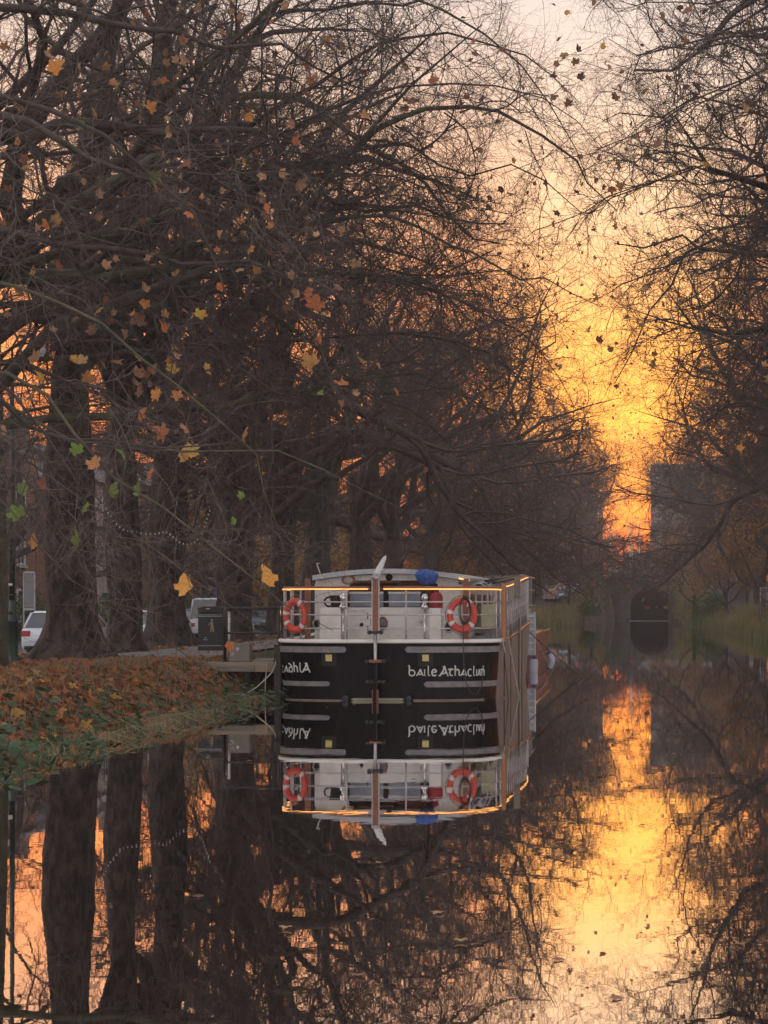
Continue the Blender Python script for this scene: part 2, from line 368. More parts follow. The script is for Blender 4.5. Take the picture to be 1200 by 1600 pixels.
def sheet(name, m, pts_left, pts_right, dz, nseg=6):
    """strip between two polylines of (x,y) laid on the ground"""
    b = MB(); n = len(pts_left)
    rows = []
    for (a, c) in zip(pts_left, pts_right):
        rows.append([(a[0]+(c[0]-a[0])*i/nseg, a[1]+(c[1]-a[1])*i/nseg) for i in range(nseg+1)])
    b.loft([[(x, y, dz(x, y) if callable(dz) else dz) for x, y in r] for r in rows], close=False, cap=False)
    return struct(b.build(name, m))
yy = list(np.linspace(37, 176, 60))
path_l = [(-12.6-.0*y, y) for y in yy]; path_r = [(-9.55-.5*ss(np.array((y-36)/8)).item(), y) for y in yy]
sheet('path', 'asphalt', path_l, path_r, lambda x, y: hz(x, y)*0+.825, 4)
yy = list(np.linspace(5, 178, 20))
sheet('road', 'road', [(-26, y) for y in yy], [(-17.2, y) for y in yy], .355, 4)
b = MB()
for y in np.arange(5, 178, 1.5): b.box((-17.2, y, .2), (-17.0, y+1.485, .47))
kerb = MB.build(b, 'kerb', 'kerb_stone' if 'kerb_stone' in M else 'kerb'); struct(kerb)
b = MB()
for y in np.arange(20, 175, 6): b.box((-21.65, y, .34), (-21.55, y+3, .36))
struct(b.build('lane_marking', 'white'))

water_m = bpy.data.materials.new('canal_water'); water_m.use_nodes = True
t = water_m.node_tree; t.nodes.clear(); L = t.links.new
gl = t.nodes.new('ShaderNodeBsdfGlossy'); gl.inputs['Roughness'].default_value = .012; gl.inputs['Color'].default_value = (.93,.92,.92,1)
df = t.nodes.new('ShaderNodeBsdfDiffuse'); df.inputs['Color'].default_value = (.018,.015,.010,1)
fr = t.nodes.new('ShaderNodeFresnel'); fr.inputs['IOR'].default_value = 1.5
mm = t.nodes.new('ShaderNodeMapRange'); L(fr.outputs[0], mm.inputs[0]); mm.inputs[3].default_value = .88; mm.inputs[4].default_value = .99
mx = t.nodes.new('ShaderNodeMixShader'); L(mm.outputs[0], mx.inputs[0]); L(df.outputs[0], mx.inputs[1]); L(gl.outputs[0], mx.inputs[2])
tcn = t.nodes.new('ShaderNodeTexCoord'); mp = t.nodes.new('ShaderNodeMapping'); mp.inputs['Scale'].default_value = (.8,1.0,1); L(tcn.outputs['Object'], mp.inputs[0])
n1 = t.nodes.new('ShaderNodeTexNoise'); n1.inputs['Scale'].default_value = 2.2; n1.inputs['Detail'].default_value = 3; L(mp.outputs[0], n1.inputs[0])
n2 = t.nodes.new('ShaderNodeTexNoise'); n2.inputs['Scale'].default_value = .12; n2.inputs['Detail'].default_value = 2; L(tcn.outputs['Object'], n2.inputs[0])
mu = t.nodes.new('ShaderNodeMath'); mu.operation = 'MULTIPLY'; L(n1.outputs[0], mu.inputs[0]); L(n2.outputs[0], mu.inputs[1])
bp = t.nodes.new('ShaderNodeBump'); bp.inputs['Strength'].default_value = 1; bp.inputs['Distance'].default_value = .0011; L(mu.outputs[0], bp.inputs['Height'])
L(bp.outputs[0], gl.inputs['Normal']); out = t.nodes.new('ShaderNodeOutputMaterial'); L(mx.outputs[0], out.inputs[0]); M['water'] = water_m
b = MB(); b.quad((-12,-38,0),(11,-38,0),(11,239.5,0),(-12,239.5,0)); struct(b.build('water', 'water'))

# ------------------------------------------------------------------ bridge
br = thing('stone_bridge', 'stone road bridge with a single dark arch at the far end of the canal', 'bridge', (1, 232, 0), world=True)
b = MB(); ax0, ax1, Y0, Y1 = -1.35, 4.45, 228.0, 239.6; cxa = (ax0+ax1)/2; ra = (ax1-ax0)/2
arch = [(cxa-ra*math.cos(math.pi*i/20), 1.9+2.75*math.sin(math.pi*i/20)) for i in range(21)]
def top(x): return 5.40+.2*math.exp(-((x-1)/5)**2)
outline = [(-9,-1.2)]+[(-9, top(-9)-.3)]+[(x, top(x)-.3) for x in (-7,-5,-3,-1,1,3,5,7)]+[(10, top(10)-.3),(10,-1.2),(ax1,-1.2)]+[(ax1,1.9)]+arch[::-1][1:]+[(ax0,-1.2)]
face = bpy.data.meshes.new('wall'); bmx = bmesh.new()
fr_ = [bmx.verts.new((x, Y0, z)) for x, z in outline]; fc = bmx.faces.new(fr_); ext = bmesh.ops.extrude_face_region(bmx, geom=[fc])
bmesh.ops.translate(bmx, vec=(0, .6, 0), verts=[g for g in ext['geom'] if isinstance(g, bmesh.types.BMVert)]); bmesh.ops.triangulate(bmx, faces=[f for f in bmx.faces if len(f.verts) > 4]); bmesh.ops.recalc_face_normals(bmx, faces=bmx.faces)
bmx.to_mesh(face); bmx.free(); face.materials.append(M['stone']); link('wall', face, br)
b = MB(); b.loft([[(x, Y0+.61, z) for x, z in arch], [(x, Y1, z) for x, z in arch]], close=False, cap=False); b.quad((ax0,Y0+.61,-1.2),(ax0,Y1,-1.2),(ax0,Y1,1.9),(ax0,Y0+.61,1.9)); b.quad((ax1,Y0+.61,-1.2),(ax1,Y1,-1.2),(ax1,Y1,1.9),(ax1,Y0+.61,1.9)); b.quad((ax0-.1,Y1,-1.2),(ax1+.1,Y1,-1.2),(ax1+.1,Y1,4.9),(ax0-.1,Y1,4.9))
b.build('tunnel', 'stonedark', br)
for i in range(15):
    a0, a1 = math.pi*i/15+.01, math.pi*(i+1)/15-.01; q = MB()
    pr = [(cxa-(ra+e)*math.cos(a), 1.9+(2.75+e)*math.sin(a)) for a, e in ((a0,0),(a1,0),(a1,.30),(a0,.30))]
    q.prism(pr, Y0-.08-.02*(i%2), Y0-.003, 'y'); q.build('arch_stone', 'stone', br)
b = MB()
for x0 in np.arange(-9, 10, 1.0): b.prism([(x0+.01, top(x0)-.297),(x0+.99, top(x0+1)-.297),(x0+.99, top(x0+1)-.12),(x0+.01, top(x0)-.12)], Y0-.12, Y0+.7, 'y')
b.build('coping', 'stone', br)
for px0 in (973,): b = MB(); b.box((X(px0,228)-.45, Y0-.35, -1), (X(px0,228)+.45, Y0-.003, 5.1)); b.box((X(px0,228)-.55, Y0-.45, 5.1), (X(px0,228)+.55, Y0-.003, 5.3)); b.build('pilaster', 'stone', br)
b = MB(); b.box((ax0-.6,Y0-1.5,-1),(ax0-.25,Y0-.4,.35)); b.build('quay_wall', 'stonedark', br); b = MB(); b.box((ax1+.3,Y0-6,-1),(ax1+.6,Y0-.4,.5)); b.build('quay_wall', 'stonedark', br)
b = MB(); b.box((ax0-.2,226.9,-.1),(ax1+.1,227.1,.10)); b.build('boom', 'plank', br)
b = MB(); b.box((-30,228.7,4.6),(30,239.8,5.02)); struct(b.build('bridge_road', 'road'))

# ------------------------------------------------------------------ buildings
def window(parent, c, w, h, nrm, bars=(1,1), m='glass', fm='frame', depth=.1):
    """c centre on the wall face; nrm 'x+','x-' or 'y-'"""
    def T(u, v, d): return (c[0]+u, c[1]-d, c[2]+v) if nrm == 'y-' else ((c[0]+d, c[1]+u, c[2]+v) if nrm == 'x+' else (c[0]-d, c[1]+u, c[2]+v))
    f = MB(); g = MB(); t_ = min(.09, w*.12)
    def bx(q, u0,v0,u1,v1,d0,d1):
        q.box(T(u0,v0,d0), T(u1,v1,d1))
    bx(f,-w/2,-h/2,-w/2+t_,h/2,.004,depth); bx(f,w/2-t_,-h/2,w/2,h/2,.004,depth); bx(f,-w/2+t_,-h/2,w/2-t_,-h/2+t_,.004,depth); bx(f,-w/2+t_,h/2-t_,w/2-t_,h/2,.004,depth)
    for i in range(bars[0]): u = -w/2+w*(i+1)/(bars[0]+1); bx(f,u-.025,-h/2+t_,u+.025,h/2-t_,.03,depth-.02)
    for i in range(bars[1]): v = -h/2+h*(i+1)/(bars[1]+1); bx(f,-w/2+t_,v-.025,w/2-t_,v+.025,.034,depth-.024)
    bx(f,-w/2-.08,-h/2-.12,w/2+.08,-h/2-.001,.004,depth+.08)
    fo = f.build('window', fm, parent); bx(g,-w/2+t_,-h/2+t_,w/2-t_,h/2-t_,.006,.025); g.build('pane', m, fo); return fo
def house_x(Yc, xf, w, hh, wall, label, side=1, group='houses along the road'):
    """terraced house whose front faces the canal (side=1: front faces +x)"""
    z0 = .3; h = thing('terraced_house', label, 'house', (xf, Yc, z0), group=group, world=True); dx = -9*side
    b = MB(); b.box((xf, Yc-w/2+.01, z0-.5), (xf+dx, Yc+w/2-.01, z0+hh)); b.build('wall', wall, h)
    b = MB(); b.prism([(xf+.3*side, z0+hh+.003), (xf+dx-.3*side, z0+hh+.003), (xf+dx/2, z0+hh+2.6)], Yc-w/2+.01, Yc+w/2-.01, 'y'); rf = b.build('roof', 'slate', h)
    b = MB(); b.box((xf+dx/2-.9, Yc+w/2-1.2, z0+hh+1.2), (xf+dx/2+.9, Yc+w/2-.45, z0+hh+3.9)); b.build('chimney', wall, rf)
    n = 'x+' if side == 1 else 'x-'
    for zz in (1.7, 4.7, 7.4):
        if zz > hh-1: continue
        for i, u in enumerate((-w*.28, w*.26)):
            if zz == 1.7 and i == 0:
                b = MB(); b.box((xf+.004*side, Yc+u-.5, z0+.3), (xf+.09*side, Yc+u+.5, z0+2.5)); dr = b.build('door', R_.choice(['cardark','redhull','greenmetal']), h)
                b = MB(); b.box((xf+.1*side, Yc+u+.35, z0+1.3), (xf+.14*side, Yc+u+.40, z0+1.42)); b.build('handle', 'steel', dr)
            else: window(h, (xf, Yc+u, z0+zz), 1.15, 1.75, n, (1,1))
    return h
walls = ['brick','render_','brick','brick','render_']
labels = ['brick house at the left edge behind the green lamp post and the hedge','pale rendered house behind the first big trunk','brick terraced house behind the second pair of trunks','brick house showing between trunks above the litter bin','pale house with a white window seen over the black railing','brick house beyond the parked dark cars']
for i in range(16):
    Yc = 66+i*9.4
    lab = labels[i] if i < len(labels) else 'terraced house far along the road, hidden by the trunks of the plane trees'
    house_x(Yc, -32.5, 9.3, 6.6 if i < 2 else 8.6+.5*(i%3), walls[i%5], lab)
for i in range(9):
    house_x(120+i*12, 30, 11.9, 8+1.2*(i%2), walls[(i+1)%5], 'house on the right bank screened by bare trees', -1, 'houses behind the right bank')
def block(name, label, px0, px1, pyt, Y, depth, m, rows, cols, z0=4.5, ww=1.3, wh=1.4):
    x0, x1, zt = X(px0,Y), X(px1,Y), Z(pyt,Y); h = thing(name, label, 'building', ((x0+x1)/2, Y, z0), world=True)
    b = MB(); b.box((x0,Y,z0-1),(x1,Y+depth,zt)); b.build('wall', m, h)
    b = MB(); b.box((x0-.15,Y-.15,zt+.002),(x1+.15,Y+depth+.15,zt+.35)); b.build('parapet', m, h)
    for r in range(rows):
        for c in range(cols):
            window(h, (x0+(x1-x0)*(c+.5)/cols, Y, z0+2.2+(zt-z0-3)*(r)/max(rows-1,1)*.96), ww, wh, 'y-', (1,0))
    return h
block('apartment_tower', 'tall grey tower block rising behind the right bank trees beside the glow', 1018, 1096, 728, 340, 22, 'concrete', 9, 4)
block('apartment_block', 'lower grey block with a flat roof left of the sunset gap', 850, 932, 777, 300, 14, 'concrete', 6, 4)
block('stair_tower', 'narrow chimney-like tower at the left edge of the sunset gap', 935.5, 941.5, 781, 306, 3, 'concrete', 5, 1, ww=.25)
block('white_house', 'pale low house with windows above the bridge', 978, 1066, 866, 296, 10, 'render_', 2, 5, ww=1.3, wh=1.5)
block('office_block', 'dim office block behind the trees on the right bank', 1096, 1190, 790, 300, 18, 'brick', 6, 7)
block('terrace_block', 'dim brick block behind the plane trees left of the bridge', 700, 846, 800, 290, 12, 'brick', 5, 8)

# ------------------------------------------------------------------ trees
def arr(pts): return np.array([[tuple(p) for p in pts]], float)
def smooth_poly(pts, n):
    pts = np.array([tuple(p) for p in pts], float); d_ = np.r_[0, np.cumsum(np.linalg.norm(np.diff(pts, axis=0), axis=1))]
    t_ = np.linspace(0, d_[-1], n); q = np.stack([np.interp(t_, d_, pts[:,i]) for i in range(3)], 1)
    for _ in range(1): q[1:-1] = (q[:-2]+2*q[1:-1]+q[2:])/4
    return q
def trunk_mb(h, r, seed, flare=1.7, k=28, lean=(0,0)):
    rg = random.Random(seed); ph = [rg.uniform(0, 6.28) for _ in range(4)]; n = 16
    zs = [-.4, 0, .12, .3, .55, .9, 1.4]+[1.4+(h-1.4)*i/22 for i in range(1, 23)]
    pts = [(lean[0]*z/h+.05*math.sin(z*.9+ph[0]), lean[1]*z/h+.05*math.sin(z*.7+ph[1]), z) for z in zs]
    rr = [r*(1+(flare-1)*math.exp(-max(z,0)/.45))*(1-.035*z)+(.10*r*math.sin(z*1.1+ph[2])) for z in zs]
    rr[-2] *= 1.0; rr[-1] *= .7
    def lobes(i, j):
        z = zs[i]; a = 2*math.pi*j/k; fl = math.exp(-max(z,0)/.7)
        return 1+fl*.16*math.sin(5*a+ph[0])+.06*math.sin(3*a+ph[1]+z*.6)+.045*math.sin(7*a+z*2.3+ph[2])+.03*math.sin(11*a-z*3.1+ph[3])+.05*math.sin(4*a+z*4.1+ph[1])*math.sin(z*3.3+ph[0])+rg.uniform(-.03,.03)
    return MB().tube(pts, rr, k, lobes=lobes), pts[-1]
def limb_line(rg, start, az, el, ln, n=11, droop=.035, wig=.10):
    d_ = Vector((math.cos(az)*math.cos(el), math.sin(az)*math.cos(el), math.sin(el))); p = Vector(start); out = [p.copy()]
    for i in range(n-1):
        zg = d_.cross(Vector((rg.gauss(0,1),rg.gauss(0,1),rg.gauss(0,1)))).normalized()*wig*1.1; d_ = d_+zg
        d_ = (d_+Vector((rg.gauss(0,wig), rg.gauss(0,wig), rg.gauss(0,wig)-droop))).normalized()
        if p.z < 7 and ln > 4 and d_.z < .25: d_.z += .035*(7.8-p.z); d_.normalize()
        p = p+d_*(ln/(n-1)); out.append(p.copy())
    return np.array([tuple(q) for q in out])
def twigs(rng, LP, LR, levels, twig_m='twig', name='crown', t0=.12):
    """levels: list of (count, ratio, angle, nseg, wig, trop, rr, absr, sides)"""
    G = []; Pp, Rp = LP, LR; tips = None; allp = []
    for lv in levels:
        cnt, ratio, ang, nseg, wig, trop, rr, absr, k = lv
        Pp, Rp = grow(rng, Pp, Rp, cnt, ratio, ang, nseg, wig, trop, rr, tmin=t0, absr=absr); t0 = .12; G.append((Pp, Rp, k))
    return G, Pp[:, -1]
def plane_tree(seed, h=7, r=.55, nl=8, reach=9.5, levels=None, fork=4.2, low=True, k_limb=9, twr=.010, bark='barkfar', tw='twig', lean=(0,0), leaves=None, spread=None):
    rg = random.Random(seed); g = np.random.default_rng(seed)
    tm, _ = trunk_mb(h, r, seed, lean=lean)
    data = dict(trunk=tm.mesh('trunk', bark), limbs=[])
    LP = []; LR = []
    for i in range(nl):
        az = 2*math.pi*(i+rg.uniform(-.3,.3))/nl*1.0+(i%2)*.4 if not spread else rad(((i*0.618+.13)%1-.5)*spread+rg.uniform(-12,12))
        low_ = i%3 == 0
        el = rad(rg.uniform(18, 34)) if low_ else rad(rg.uniform(42, 74))
        z = fork+(h-fork)*(rg.uniform(0,.35) if low_ else rg.uniform(.2,.95)); st = (lean[0]*z/h, lean[1]*z/h, z)
        ln = reach*rg.uniform(1.0,1.15) if low_ else reach*rg.uniform(1.15,1.6)
        lp = limb_line(rg, st, az, el, ln, droop=.0 if low_ else .02, wig=.22)
        rr = r*rg.uniform(.42,.6)*np.linspace(1,.07,len(lp))**1.1
        LP.append(lp); LR.append(rr)
        V, Q = tubes_np([(lp[None], rr[None], k_limb)]); data['limbs'].append(np_mesh('limb', V, Q, 'limb' if bark != 'bark' else 'bark'))
    LP = np.array(LP); LR = np.array(LR)
    lv = levels or [(11,(.28,.5),(30,75),6,.26,lambda p, t_: np.where(p[:,2] < 6.5, .03, np.where(p[:,2] < 9, -.03, .02)),.5,None,4),
                    (11,(.3,.55),(25,70),5,.30,lambda p, t_: np.where(p[:,2] < 5, .02, -.02),.5,twr*2.2,3),
                    (10,(.35,.7),(25,65),3,.32,.0,.6,twr,3)]
    G, tips = twigs(g, LP, LR, lv, t0=.36)
    V, Q = tubes_np(G); data['crown'] = np_mesh('crown', V, Q, tw); data['tips'] = tips
    if leaves:
        n, m, sz = leaves; sel = tips[g.choice(len(tips), n, replace=n > len(tips))]+g.normal(size=(n,3))*.15
        data['leaves'] = leaf_cloud('foliage', sel, m, sz, g)
    return data
def place_tree(data, x, y, z, rz, sc, label, group, name='plane_tree', cat='tree', trunk=None):
    t_ = thing(name, label, cat, (x, y, z), rz, group); t_.scale = (sc if hasattr(sc,'__len__') else (sc,)*3)
    link('trunk', trunk or data['trunk'], t_)
    for l in data['limbs']: link('limb', l, t_)
    stuff(link('crown', data['crown'], t_))
    if 'leaves' in data: stuff(link('foliage', data['leaves'], t_))
    return t_
FULL = 1
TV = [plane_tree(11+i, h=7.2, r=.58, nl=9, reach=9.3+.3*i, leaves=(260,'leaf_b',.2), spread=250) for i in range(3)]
NL = [(9,(.25,.45),(30,75),7,.26,lambda p, t_: np.where(p[:,2] < 6.5, .03, np.where(p[:,2] < 9, -.03, .02)),.45,None,4),(10,(.3,.55),(25,70),5,.30,lambda p, t_: np.where(p[:,2] < 8, -.05, .03),.5,.011,3),(8,(.3,.65),(25,65),3,.32,.0,.6,.006,3)]
NR = [(14,(.28,.5),(30,75),7,.26,lambda p, t_: np.where(p[:,2] < 6.5, .03, np.where(p[:,2] < 9, -.03, .02)),.45,None,4),(12,(.3,.55),(25,70),5,.30,0.0,.5,.012,3),(11,(.3,.65),(25,65),3,.32,.0,.6,.0065,3)]
TR = plane_tree(33, h=10, r=.58, nl=10, reach=8.8, fork=6.2, leaves=(300,'leaf_b',.16), levels=NR, bark='bark', tw='twignear', spread=240)
TN = plane_tree(31, h=10.5, r=.58, nl=8, reach=9.3, fork=5.8, leaves=(300,'leaf_b',.16), levels=NL, bark='bark', tw='twignear', spread=230)
# front trees of the left row, each with its own trunk
row = [(110,36,0,1.0,'huge plane tree with flared base hiding the white hatchback, nearest trunk on the left bank'),
       (192,42,1,.95,'dark plane trunk just right of the nearest one, second along the left bank'),
       (262,49,2,1.0,'broad plane trunk left of the litter bin'),
       (365,57,3,1.05,'plane tree behind the black railing, trunk forking into big rising limbs'),
       (443,68,0,1.0,'plane tree whose trunk stands at the left edge of the moored barge'),
       (562,87,1,1.15,'plane tree rising behind the barge cabin roof')]
for i, (px, Y, v, s, lab) in enumerate(row):
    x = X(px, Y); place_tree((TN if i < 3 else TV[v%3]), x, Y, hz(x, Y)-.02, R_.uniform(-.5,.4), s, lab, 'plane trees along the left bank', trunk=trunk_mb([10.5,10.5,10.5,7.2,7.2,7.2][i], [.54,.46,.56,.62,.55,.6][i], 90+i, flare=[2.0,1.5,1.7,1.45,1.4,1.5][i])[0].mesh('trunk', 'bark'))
for tname, lst in (('plane_tree.003', [((366,850),(385,815),(415,775),(450,738),(492,705),(540,685),(600,640)),((360,850),(352,790),(345,720),(352,640),(335,560),(350,470)),((372,850),(400,820),(440,800),(480,760),(530,745),(590,700))]),('plane_tree.004', [((443,840),(448,790),(470,730),(480,660),(520,600)),((440,840),(425,780),(420,700),(400,620),(410,540))])):
    tr_ = bpy.data.objects.get(tname)
    inv = (Matrix.Translation(tr_.location) @ tr_.rotation_euler.to_matrix().to_4x4() @ Matrix.Diagonal((*tr_.scale,1))).inverted(); Yt = tr_.location.y
    for k_, l_ in enumerate(lst):
        w = [inv @ P(a, b_, Yt-.25*i_) for i_, (a, b_) in enumerate(l_)]; lp = smooth_poly(w, 16); lp[2:-1] += np.random.default_rng(k_).normal(size=(13,3))*.07
        V, Q = tubes_np([(lp[None], (np.linspace(.30-.04*k_,.06,16))[None], 12)]); link('limb', np_mesh('limb', V, Q, 'limb'), tr_)
for i, Y in enumerate([76, 99, 111, 123, 135, 147, 160, 174, 188, 203, 219]):
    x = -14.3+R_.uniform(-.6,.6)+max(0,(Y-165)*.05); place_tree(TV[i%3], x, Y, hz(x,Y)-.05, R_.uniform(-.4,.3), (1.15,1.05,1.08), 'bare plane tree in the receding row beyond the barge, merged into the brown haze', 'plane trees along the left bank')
for i, (x, Y) in enumerate([(12.0,27),(10.2,35),(10.6,43),(11.2,50),(11.6,58),(12.0,66),(12.0,76),(12,84),(12.4,98),(12,112),(12.5,127),(12,143),(11.5,160),(11,178),(10.5,197),(10,216)]):
    lab = ['plane tree outside the frame nearest the camera on the right bank','dense plane tree whose twigs fill the top right corner'][i] if i < 2 else 'bare plane tree of the right bank row, its twigs overhanging the water'
    place_tree(TR if i < 6 else TV[(i+1)%3], x, Y, hz(x,Y)-.05, math.pi+R_.uniform(-.4,.4), 1.25 if i < 4 else (1.15,1.05,1.05), lab, 'plane trees along the right bank')
for i, (x, Y) in enumerate([(-41,84),(-28.5,73),(-33,98),(-29.5,118),(-29,138),(-29.5,156),(-29,176),(-46,122),(-50,112),(-44,140)]):
    place_tree(TV[(i+2)%3], x, Y, .3, R_.uniform(0,6.28), R_.uniform(.7,.85), 'bare street tree on the far side of the road behind the parked cars', 'street trees beyond the road')
for i, (x, Y) in enumerate([(24,70),(25,95),(24,120),(25,150),(24,185),(22,220)]):
    place_tree(TV[i%3], x, Y, .8, R_.uniform(0,6.28), .95, 'bare tree standing behind the right bank row', 'trees behind the right bank row')
for i, (x, Y, s) in enumerate([(-9,262,.62),(-4.5,275,.55),(-1,286,.50),(3.5,272,.52),(8,262,.8),(13,258,.95),(-14,256,.9),(19,262,1.0),(-20,262,1.0),(26,256,1)]):
    place_tree(TV[(i+1)%3], x, Y, 5, R_.uniform(0,6.28), s, 'hazy bare tree beyond the bridge', 'trees beyond the bridge')

# yellow and orange leafy small trees
def leafy(seed, m, reach=4.5, n=5200, size=.16, h=3.2):
    return plane_tree(seed, h=h, r=.18, nl=6, reach=reach, fork=1.6, twr=.01, leaves=None,
        levels=[(8,(.3,.55),(30,70),4,.16,.0,.5,None,4),(7,(.3,.6),(25,65),3,.2,.0,.5,.015,3),(4,(.4,.7),(25,60),2,.2,.0,.6,.008,3)])|{'m':m,'n':n,'size':size}
LV = []
for seed, m in ((51,'leaf_y'),(52,'autumn'),(53,'leaf_b')):
    d_ = leafy(seed, m); g = np.random.default_rng(seed); tp = d_['tips']; sel = tp[g.integers(0,len(tp),d_['n'])]+g.normal(size=(d_['n'],3))*.22
    d_['leaves'] = leaf_cloud('foliage', sel, m, .19, g, simple=True); LV.append(d_)
for i, (px, Y, v, s, lab) in enumerate([(322,112,0,1.3,'yellow-leaved tree glimpsed between trunks above the litter bin'),(405,122,0,1.3,'yellow-leaved tree glimpsed above the black railing'),(490,118,0,1.2,'yellow-leaved tree glimpsed between the fifth and sixth trunks'),(600,128,0,1.1,'yellow autumn tree behind the front of the cabin roof'),(650,120,0,1.0,'yellow autumn tree above the blue tarpaulin'),(705,150,2,1.2,'brown-leaved tree behind the right end of the cabin roof'),(690,135,0,.9,'small yellow autumn tree right of the blue tarpaulin'),(780,170,2,1.2,'brown bushy tree behind the bow railing'),(1190,122,1,1.15,'orange-leaved autumn tree above the wire fence on the right bank'),(1135,150,2,.9,'smaller brown-leaved autumn tree beside the dark bush on the right bank'),(1085,175,2,1.3,'brown-leaved bush tree just right of the bridge'),(925,200,2,1.1,'brown bushy tree left of the bridge'),(890,190,2,1.0,'brown-leaved tree on the left bank before the bridge')]):
    x = X(px, Y); place_tree(LV[v], x, Y, hz(x,Y)-.05, R_.uniform(0,6.28), s, lab, 'leafy autumn trees', 'autumn_tree')

# slim dark conifer-like tree with level branches
Y = 60; x = X(498, Y); t_ = thing('young_tree', 'slim dark young tree with level side branches behind the left end of the cabin', 'tree', (x, Y, hz(x,Y)-.05))
MB().tube([(0,0,-.2),(0,0,1),(.03,0,4),(0,.02,8),(0,0,11)], [.22,.18,.15,.1,.03], 10).build('trunk', 'barkdark', t_)
rg = random.Random(3); LPs = []; LRs = []
for i in range(22):
    z = 2.2+i*.38; lp = limb_line(rg, (0,0,z), rg.uniform(0,6.28), rad(rg.uniform(-12,14)), rg.uniform(1.6,2.6)*(1-.03*i), n=7, droop=-.02, wig=.08); LPs.append(lp); LRs.append(.03*np.linspace(1,.25,7))
G, _ = twigs(np.random.default_rng(4), np.array(LPs), np.array(LRs), [(9,(.3,.5),(30,60),4,.15,0,.5,.009,3),(5,(.3,.5),(30,60),3,.15,0,.5,.005,3)])
for lp, lr in zip(LPs, LRs): V, Q = tubes_np([(lp[None], lr[None], 5)]); link('branch', np_mesh('branch', V, Q, 'barkdark'), t_)
V, Q = tubes_np(G); stuff(link('crown', np_mesh('crown', V, Q, 'barkdark'), t_))

# ---- near trees, rooted out of the frame on the left, with crooked boughs reaching over the water
def near_tree(x, y, z, seed, boughs, label, group, tw='twignear', lean=(0,0), r=.5, reach=8.5, h=7, mirror=False, dens=1.0, leafn=60, nl=9, fork=3.6):
    g = np.random.default_rng(seed); rg = random.Random(seed)
    root = thing('plane_tree', label, 'tree', (x, y, z), 0, group, world=True)
    tm, _ = trunk_mb(h, r, seed); tm.v = [(a+x, b_+y, c+z) for a, b_, c in tm.v]; tm.build('trunk', 'bark', root)
    LP = []; LR = []
    for i in range(nl):
        az = (math.pi if x > 0 else 0)+rad(((i*.618+.2)%1-.5)*250); low_ = i%3 == 0
        lp = limb_line(rg, (x, y, z+rg.uniform(fork,h-.3)), az, rad(rg.uniform(8,28)) if low_ else rad(rg.uniform(30,70)), reach*rg.uniform(.95,1.35), n=11, droop=.025 if low_ else .07, wig=.17)
        LP.append(lp); LR.append(r*rg.uniform(.22,.34)*np.linspace(1,.06,11))
    for (pts, r0) in boughs:
        pts = [(x, y, z+min(h-.5, max(2.5, pts[0][2]-z-.8)))]+[tuple(p) for p in pts]; lp = smooth_poly(pts, 22); lp[1:-1] += g.normal(size=(20,3))*(.075 if r0 > .05 else .03)
        LP.append(lp); LR.append(r0*np.r_[np.linspace(1.5,1,5), np.linspace(1,.10,17)])
    for lp, lr in zip(LP, LR):
        V, Q = tubes_np([(lp[None], lr[None], 9)]); link('limb', np_mesh('limb', V, Q, 'limbgreen' if rg.random() < .35 else 'limb'), root)
    LP = [smooth_poly(l, 16) for l in LP]; LR = [np.interp(np.linspace(0,1,16), np.linspace(0,1,len(l)), l) for l in LR]
    dr = lambda p, t_: np.where(p[:,2] < 5.5, (-.05 if y < 16 else .0)+.10*t_, .02)
    lv = [(int(16*dens),(.2,.42),(30,80),8,.25,dr,.42,None,5),(10,(.28,.55),(25,70),6,.29,dr,.5,.008,3),(9,(.3,.65),(25,65),3,.32,.0,.6,.0046,3)]
    G, tips = twigs(g, np.array(LP), np.array(LR), lv, t0=.12 if tw == 'twiglight' else .34)
    a = MB; V, Q = tubes_np(G[:1]); stuff(link('bough', np_mesh('bough', V, Q, 'limb'), root))
    V, Q = tubes_np(G[1:]); stuff(link('crown', np_mesh('crown', V, Q, tw), root))
    tl = tips[tips[:,2] > 3.6]; n = leafn*6; sel = tl[g.choice(len(tl), n)]
    stuff(link('foliage', leaf_cloud('foliage', sel, 'leaf_b', .13, g), root))
    n2 = leafn; sel = tl[g.choice(len(tl), n2)]; stuff(link('foliage', leaf_cloud('foliage', sel, 'leaf_o', .14, g), root))
    return root, tips, g
def B(Y, *pp, dy=0): return [P(px, py, Y+dy*i) for i, (px, py) in enumerate(pp)]
GA = 'plane trees along the left bank'
n0, tips0, g0 = near_tree(-13.2, 21, .7, 71, [
    (B(22,(-60,10),(0,12),(110,22),(220,45),(320,62),(400,66),(500,92),(600,150),dy=.5), .085),
    (B(23,(-40,200),(100,205),(190,188),(290,205),(400,200),(520,240),(600,300),dy=.6), .12),
    (B(21,(-40,330),(60,380),(160,395),(300,400),(420,430),(560,425),dy=.4), .07)], 'plane tree rooted just left of the frame whose mossy boughs fill the top left', GA, leafn=80, dens=.7, nl=8)
